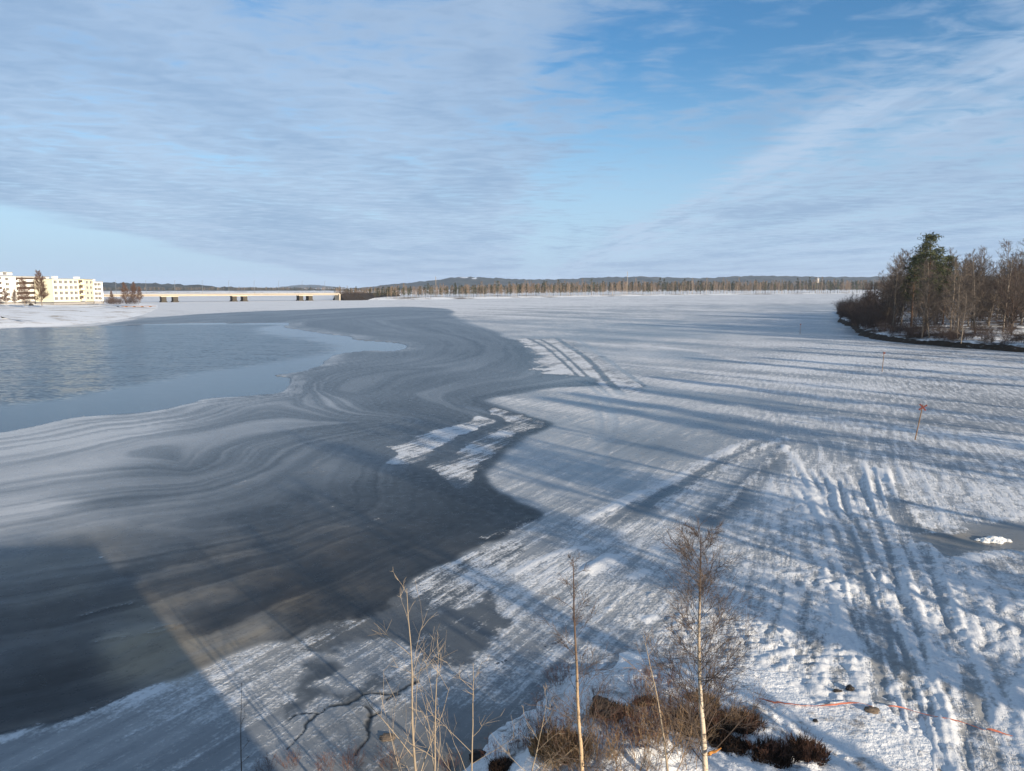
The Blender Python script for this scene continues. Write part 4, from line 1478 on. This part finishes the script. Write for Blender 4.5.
# street lamps on the bridge
lamp_p = MB(); lamp_p.tube([(0, 0, 0), (0, 0, 4), (0, 0, 8.6), (.5, 0, 9.0), (1.6, 0, 9.1)], [.11, .09, .07, .06, .05], 5)
lamp_h = MB(); lamp_h.box((1.9, 0, 9.08), (.9, .3, .16))
lpm = lamp_p.mesh('lamp_pole', M['steel'], True); lhm = lamp_h.mesh('lamp_head', M['steel'])
lab = ['first', 'second', 'third', 'fourth', 'fifth', 'sixth', 'seventh', 'eighth', 'ninth']
for q in range(9):
    t = (q + .5) / 9
    p = B0 + (B1 - B0) * t + Vector((-math.sin(brz), math.cos(brz))) * 3.2
    r = thing('street_lamp', lab[q] + ' street lamp from the left on the road bridge', 'street lamp', (p.x, p.y, 5.4), brz - math.pi / 2, 'street lamps on the road bridge')
    obj('pole', lpm, r); obj('lamp_head', lhm, r)
# reddish willow clump on the far embankment
for q in range(10):
    x, y, z = at(RN.uniform(338, 368), 298, RN.uniform(566, 585))
    o = obj('willow_bush', KW[q % 4]); o.location = (x, y, .3); s = RN.uniform(1.1, 1.7); o.scale = (s * 1.6, s * 1.4, s); o.rotation_euler = (0, 0, q)
    tag(o, 'red brown leafless willow at the far end of the road bridge', 'bush', 'willow clump at the far bridge end')
# masts and the white tower on the ridge
for (u, vb, d, h, lab_) in ((436, 297, 640, 18, 'thin mast in the far tree line below the snowy ski slope'), (627, 294, 840, 26, 'thin mast in the far tree line at the middle of the far shore')):
    x, y, z = at(u, vb, d)
    mb = MB(); mb.tube([(0, 0, -1), (0, 0, h * .5), (0, 0, h)], [.35, .28, .16], 5); mb.box((0, 0, h * .93), (1.6, .2, .2)); mb.box((0, 0, h * .82), (1.2, .2, .2))
    o = mb.build('mast', M['far_trunk']); o.location = (x, y, z); tag(o, lab_, 'mast')
x, y, z = at(818, 280, 3300)
tw = thing('tower', 'small white tower standing out on the wooded ridge at the right', 'tower', (x, y, z - 12))
tw.scale = (.8, .8, .9)
mb = MB(); mb.box((0, 0, 10), (9, 9, 22)); mb.build('wall', M['concrete'], tw)
mb = MB(); mb.box((0, 0, 21.6), (12, 12, 2.4)); mb.build('roof', M['roof_grey'], tw)
mb = MB(); mb.tube([(0, 0, 22.8), (0, 0, 28), (0, 0, 34)], [.9, .6, .3], 5); mb.build('spire', M['white_wall'], tw)

# ================================================================== TRAIL MARKER
M['marker_red'] = simple_mat('red_painted_board', (.11, .022, .019), 0.6, .25, 6)
M['stake'] = simple_mat('weathered_stake', (.22, .14, .085), 0.85, .3, 8)


def marker(u, v, h, label, lean, w=1.0):
    gx, gy = G(u, v)
    r = thing('trail_marker', label, 'trail marker', (gx, gy, 0), 0)
    r.rotation_euler = (R(2), lean, 0)
    mb = MB(); mb.tube([(0, 0, -.2), (0, 0, h * .5), (0, 0, h + .05)], [.042, .04, .035], 6); mb.build('stake', M['stake'], r)
    for s in (-1, 1):
        mb = MB()
        c, n_ = math.cos(s * R(38)), math.sin(s * R(38))
        vs = []
        for yy in (-.055 - .013 * (s + 1), -.035 - .013 * (s + 1)):
            for a, b in ((-.30 * w, -.05), (.30 * w, -.05), (.30 * w, .05), (-.30 * w, .05)):
                vs.append((a * c - b * n_, yy, h - .12 + a * n_ + b * c))
        mb.add(vs, [(0, 1, 2, 3), (7, 6, 5, 4), (0, 4, 5, 1), (1, 5, 6, 2), (2, 6, 7, 3), (3, 7, 4, 0)])
        mb.build('cross_board', M['marker_red'], r)
    return r


marker(915, 440, 2.35, 'leaning wooden stake with a red cross on top standing on the snowy ice', R(7))
marker(882, 372, 2.4, 'small distant stake with a cross on the ice before the right bank', R(1), .5)
marker(800, 334, 2.2, 'tiny distant stake on the ice left of the right bank thicket', R(-1), .5)

# ================================================================== FOREGROUND VEGETATION
def fg_tree(name, label, u, v_base, depth, v_top, seed, mats, r0, lean_u=None, **kw):
    x = (u - 512) / FPX * at(u, v_base, depth)[1] * 1.0
    x, y, _ = at(u, v_base, depth)
    zb = bh(x, y)
    zt = at(u, v_top, depth)[2]
    H = zt - zb
    T, C = bare_tree(seed, H, r0, **kw)
    r = thing(name, label, 'tree', (x, y, zb))
    T.build('trunk', mats[0], r, True); C.build('crown', mats[1], r)
    if lean_u is not None:
        ht = at(lean_u, v_top, depth)[0] - x
        r.rotation_euler = (0, math.atan2(ht, H), 0)
    return r, H


r, Hh = fg_tree('birch_tree', 'taller birch with fine dark twigs and a fresh orange broken branch at the bottom', 708, 771, 11.6, 538, 501, (M['birch'], M['twig']), .062, lean_u=717,
                first=.20, nb=70, spread=.26, up=.85, sub=8, twig=6, tr=.0042, wob=.035, ksides=9, crown_pow=.5, lift=.04, twig_l=.45, bfac=.20)
mb = MB(); mb.tube([(.02, -.03, 1.36), (.10, -.06, 1.40), (.19, -.08, 1.48)], [.028, .024, .010], 6)
mb.tube([(-.03, -.05, 1.35), (0, -.06, 1.36), (.05, -.05, 1.39)], [.02, .035, .02], 6)
snag = mb.build('broken_branch', simple_mat('fresh_orange_wood', (.55, .24, .06), .7, .2, 8), r)
snag['label'] = 'fresh orange broken branch stub'
fg_tree('birch_tree', 'slim birch with sun gold put into its bark left of the taller birch', 588, 771, 10.8, 556, 502, (birch_material('sunlit_birch_bark', .4, (.50, .34, .19), top=4.6), M['twig']), .050, lean_u=586,  # gold of the low sun painted into this bark colour
        first=.25, nb=46, spread=.18, up=.8, sub=6, twig=4, tr=.0034, wob=.04, ksides=8, crown_pow=.6, lift=.03, bfac=.2)
SAP = dict(first=.22, nb=10, spread=.42, up=.9, sub=3, twig=2, tr=.0040, wob=.05, ksides=6, crown_pow=.7, lift=.06)
fg_tree('sapling', 'tallest pale forked sapling at the bottom left of the middle', 417, 771, 10.4, 590, 512, (M['pale_bark'], M['pale_bark']), .034, lean_u=401, **SAP)
fg_tree('sapling', 'pale curving sapling just right of the tallest pale one', 437, 771, 10.6, 640, 513, (M['pale_bark'], M['pale_bark']), .028, lean_u=447, **SAP)
fg_tree('sapling', 'short pale sapling between the curving one and the slim birch', 473, 771, 10.8, 655, 514, (M['pale_bark'], M['pale_bark']), .026, lean_u=464, **SAP)
fg_tree('sapling', 'thin pale wide forked sapling left of the slim birch', 518, 771, 11.0, 690, 515, (M['pale_bark'], M['pale_bark']), .022, lean_u=514, **SAP)
fg_tree('sapling', 'single thin dark upright shoot standing in the shaded ice at lower left', 240, 771, 10.8, 678, 516, (M['twig'], M['twig']), .020, lean_u=236,
        first=.6, nb=5, spread=.16, up=1.0, sub=2, twig=1, tr=.004, wob=.02, ksides=5, crown_pow=.7, lift=.05)
fg_tree('sapling', 'pale leaning sapling with long side shoots among the shrubs left of the taller birch', 676, 771, 11.4, 640, 517, (M['pale_bark'], M['twig_tan']), .030, lean_u=640, **SAP)

FB = []
for q in range(5):
    FB.append((bush(600 + q, 1.0, .8, 26, 5, .0075, 3, .0035), M['twig_red']))
for q in range(3):
    FB.append((bush(620 + q, 1.0, .9, 30, 4, .008, 3, .0035), M['twig_tan']))
FB = [b.mesh('shrub_stems', m) for b, m in FB]
shr = [(545, 760, 1.0, 0), (560, 745, .9, 1), (575, 768, 1.1, 5), (605, 760, 1.0, 2), (625, 765, .9, 0), (640, 740, 1.2, 3), (655, 765, 1.1, 5), (670, 730, 1.1, 1), (690, 755, 1.0, 6), (700, 735, .9, 4),
       (725, 730, .9, 7), (745, 735, .8, 2), (610, 735, .6, 3), (520, 765, .7, 4), (495, 768, .6, 1), (765, 760, .75, 0), (800, 745, .7, 2), (815, 760, .6, 3), (640, 700, .8, 1), (660, 690, .9, 3),
       (545, 700, .7, 4), (560, 670, .8, 1), (535, 730, .8, 2), (350, 768, .6, 1), (290, 765, .5, 0), (390, 765, .6, 2), (325, 770, .5, 3), (450, 768, .5, 4), (600, 700, .6, 0), (265, 771, .5, 2), (580, 725, .8, 6), (680, 770, 1.2, 7), (560, 775, 1.2, 6), (595, 785, 1.2, 5), (635, 790, 1.2, 6), (655, 715, .9, 5)]
for q in range(16):
    shr.append((RN.uniform(535, 705), RN.uniform(715, 790), RN.uniform(.5, 1.0), RN.choice([0, 1, 2, 3, 4, 4, 5, 6])))
for (u, v, h, k) in shr:
    gx, gy = G(u, v, .4 if 530 < u < 830 else 0)
    o = obj('shrub', FB[k]); o.location = (gx, gy, bh(gx, gy)); o.rotation_euler = (0, 0, u * .37)
    h *= .66
    o.scale = (h * 1.2, h * 1.2, h)
    if k >= 5: tag(o, 'leafless tan shrub among the thin stems on the near bank', 'shrub', 'tan shrubs on the near bank')
    else: tag(o, 'leafless red brown shrub among the thin stems on the near bank', 'shrub', 'red brown shrubs on the near bank')


# dark tussocks: dense short stems over a small mound of turf
def tussock(seed, W, Hh_):
    rng = random.Random(seed)
    C = MB()
    for s in range(620):
        a = rng.uniform(0, 6.283); q = math.sqrt(rng.random()) * W * .5
        k = 1 - (q / (W * .5)) ** 2 * .5
        p = Vector((math.cos(a) * q, math.sin(a) * q * .7, -.05))
        d = Vector((math.cos(a) * .5 * q / W + rng.gauss(0, .25), math.sin(a) * .5 * q / W + rng.gauss(0, .25), 1)).normalized() * Hh_ * k * rng.uniform(.5, 1.15)
        sd = rand_perp(rng, d.normalized()) * .012
        C.tri(p - sd, p + sd, p + d); C.tri(p - sd * 1.5 + d * .3, p + sd * 1.5 + d * .35, p + d * .8 + Vector((rng.gauss(0, .06), rng.gauss(0, .06), 0)))
    return C


tus = [(612, 722, .75, .26, 'dark', 'dark hollow tussock left of the taller birch beneath the snow mound'), (690, 735, 1.0, .42, 'dark', 'large dark tussock just left of the taller birch'),
       (735, 728, .95, .40, 'dark', 'dark tussock just right of the taller birch'), (722, 752, .8, .3, 'dark', 'low dark tussock below the one right of the taller birch'), (770, 762, .8, .36, 'dark', 'dark tussock between the taller birch and the rightmost one'),
       (803, 752, .75, .42, 'dark', 'rightmost dark tussock with upright stems on the snow'), (700, 712, .6, .36, 'grass', 'golden dry grass tuft against the trunk of the taller birch'), (560, 765, .9, .5, 'grass', 'dry tan grass tuft left of the slim birch'),
       (648, 712, .45, .22, 'dark', 'small dark tussock halfway between the two birches'), (505, 768, .5, .2, 'dark', 'small dark tussock at the bottom edge left of the slim birch')]
for q, (u, v, W_, H_, k, lab_) in enumerate(tus):
    gx, gy = G(u, v, .35)
    W_ *= 1.35; H_ *= 1.15
    C = tussock(700 + q, W_, H_)
    r = thing('grass_tussock', lab_, 'tussock', (gx, gy, bh(gx, gy) - .02))
    C.build('blades', M['dark_shrub'] if k == 'dark' else M['grass'], r)
    o = obj('turf', rock_mesh(720 + q, W_ * .36, W_ * .28, H_ * .26, M['soil'] if k == 'dark' else M['stone']), r)

# stones and the broken ice lump
for (u, v, s, m_, lab_) in ((872, 712, (.17, .12, .07), 'stone', 'flat brown stone lying beside the orange tape'), (850, 690, (.10, .09, .10), 'dark_stone', 'dark stone poking through the snow above the orange tape'),
                            (838, 692, (.11, .06, .06), 'dark_stone', 'smaller dark stone left of the one above the orange tape'), (815, 725, (.06, .05, .04), 'dark_stone', 'tiny dark stone just below the orange tape'),
                            (387, 738, (.18, .12, .05), 'stone', 'brown stone showing through the thin ice at lower left'), (478, 760, (.2, .16, .14), 'dark_stone', 'dark stone at the foot of the pale saplings'), (601, 726, (.2, .14, .16), 'dark_stone', 'dark stone under the overhanging snow by the slim birch')):
    gx, gy = G(u, v)
    o = obj('stone', rock_mesh(int(u), *s, M[m_])); o.location = (gx, gy, bh(gx, gy) + .02); tag(o, lab_, 'stone')
gx, gy = G(992, 541)
lm = simple_mat('lump_snow', (.74, .73, .70), .85, .12, 9, .8)
me = rock_mesh(992, .30, .26, .15, lm)
import bmesh
bm = bmesh.new(); bm.from_mesh(me)
for q, (ox, oy, sc_) in enumerate(((.34, .05, .8), (-.30, -.04, .7), (.12, -.2, .6), (-.52, .06, .42), (.60, -.06, .45))):
    m2 = rock_mesh(994 + q, .30 * sc_, .26 * sc_, .15 * sc_, lm); m2.transform(__import__('mathutils').Matrix.Translation((ox, oy, 0))); bm.from_mesh(m2)
bm.to_mesh(me); bm.free()
o = obj('snow_lump', me); o.location = (gx, gy, .02)
tag(o, 'lump of broken snow lying on the grey ice pool', 'snow lump')

# orange tape lying on the snow
def tape(name, label, pts, wid):
    P_ = spline([G(u, v) for u, v in pts], 8)
    rng = random.Random(len(pts))
    vs = []; fs = []
    for i, (x, y) in enumerate(P_):
        t = P_[min(i + 1, len(P_) - 1)] - P_[max(i - 1, 0)]
        t = t / (np.linalg.norm(t) + 1e-9)
        nn = np.array([-t[1], t[0]])
        ww = wid * (.55 + .5 * math.sin(i * .37) ** 2 + .1 * rng.random())
        z = max(bh(x, y), 0) + .05 + .025 * math.sin(i * .23 + 1) + rng.uniform(0, .006)
        tw_ = .02 * math.sin(i * .31)
        for s, dz in ((-1, 0), (1, tw_)):
            for th in (0, .006):
                vs.append((x + nn[0] * ww * s, y + nn[1] * ww * s, z + dz + th))
    for i in range(len(P_) - 1):
        a = i * 4; b = a + 4
        fs += [(a + 1, b + 1, b + 3, a + 3), (a, a + 2, b + 2, b), (a, b, b + 1, a + 1), (a + 2, a + 3, b + 3, b + 2)]
    fs += [(0, 1, 3, 2), tuple(len(vs) - 4 + k for k in (2, 3, 1, 0))]
    me = bpy.data.meshes.new(name); me.from_pydata(vs, [], fs); me.materials.append(M['tape'])
    o = obj(name, me); tag(o, label, 'tape')
    return o


M['tape'] = simple_mat('faded_orange_tape', (.52, .17, .10), 0.6, .35, 5)
tape('barrier_tape', 'orange plastic tape stretched over the snow right of the taller birch', [(758, 713), (785, 711), (810, 710), (835, 709), (858, 706), (872, 708)], .022)
tape('barrier_tape', 'thin faded middle length of orange tape half sunk in the snow', [(888, 709), (905, 711), (925, 715), (945, 721), (968, 727), (985, 732)], .009)
tape('barrier_tape', 'bright orange end of tape by the right edge of the picture', [(986, 732), (1000, 735), (1016, 737), (1045, 742)], .026)

# driftwood twig by the cracks
# ================================================================== LOOKOUT ABUTMENT under the camera, unseen, shaped to shade the lower left
M['abut'] = simple_mat('grey_concrete', (.36, .35, .33), .85, .2, .6, .2)
ab = thing('shade_abutment', 'unseen concrete abutment shaped under the viewpoint to shade the ice at lower left', 'abutment', (0, 0, 0))
mb = MB(); mb.box((-22.2, -4.6, 3.9), (59.6, 7, 8.8)); mb.build('wall', M['abut'], ab)
mb = MB(); mb.box((-22.2, -4.6, 8.42), (60, 7.4, .22)); mb.build('coping', M['abut'], ab)
mb = MB(); mb.box((-22.2, -1.45, 9.05), (59.4, .25, 1.04)); mb.build('parapet', M['abut'], ab)
mb = MB()
for q in range(30): mb.box((-51 + q * 2, -1.45, 9.7), (.05, .05, .3))
mb.box((-22.2, -1.45, 9.86), (59.4, .06, .06))
mb.build('railing', M['steel'], ab)

# ================================================================== HAZE: cold clear air that softens the far hills
m, nt = new_mat('thin_air')
vol = nt.nodes.new('ShaderNodeVolumePrincipled')
vol.inputs['Color'].default_value = (.72, .84, 1.0, 1)
vol.inputs['Density'].default_value = 7e-5
vol.inputs['Anisotropy'].default_value = 0.2
out = nt.nodes.new('ShaderNodeOutputMaterial')
nt.links.new(vol.outputs[0], out.inputs['Volume'])
mb = MB(); mb.box((0, 0, 80), (2 * S + 200, 2 * S + 200, 164)); mb.build('haze', m, None, kind='stuff')
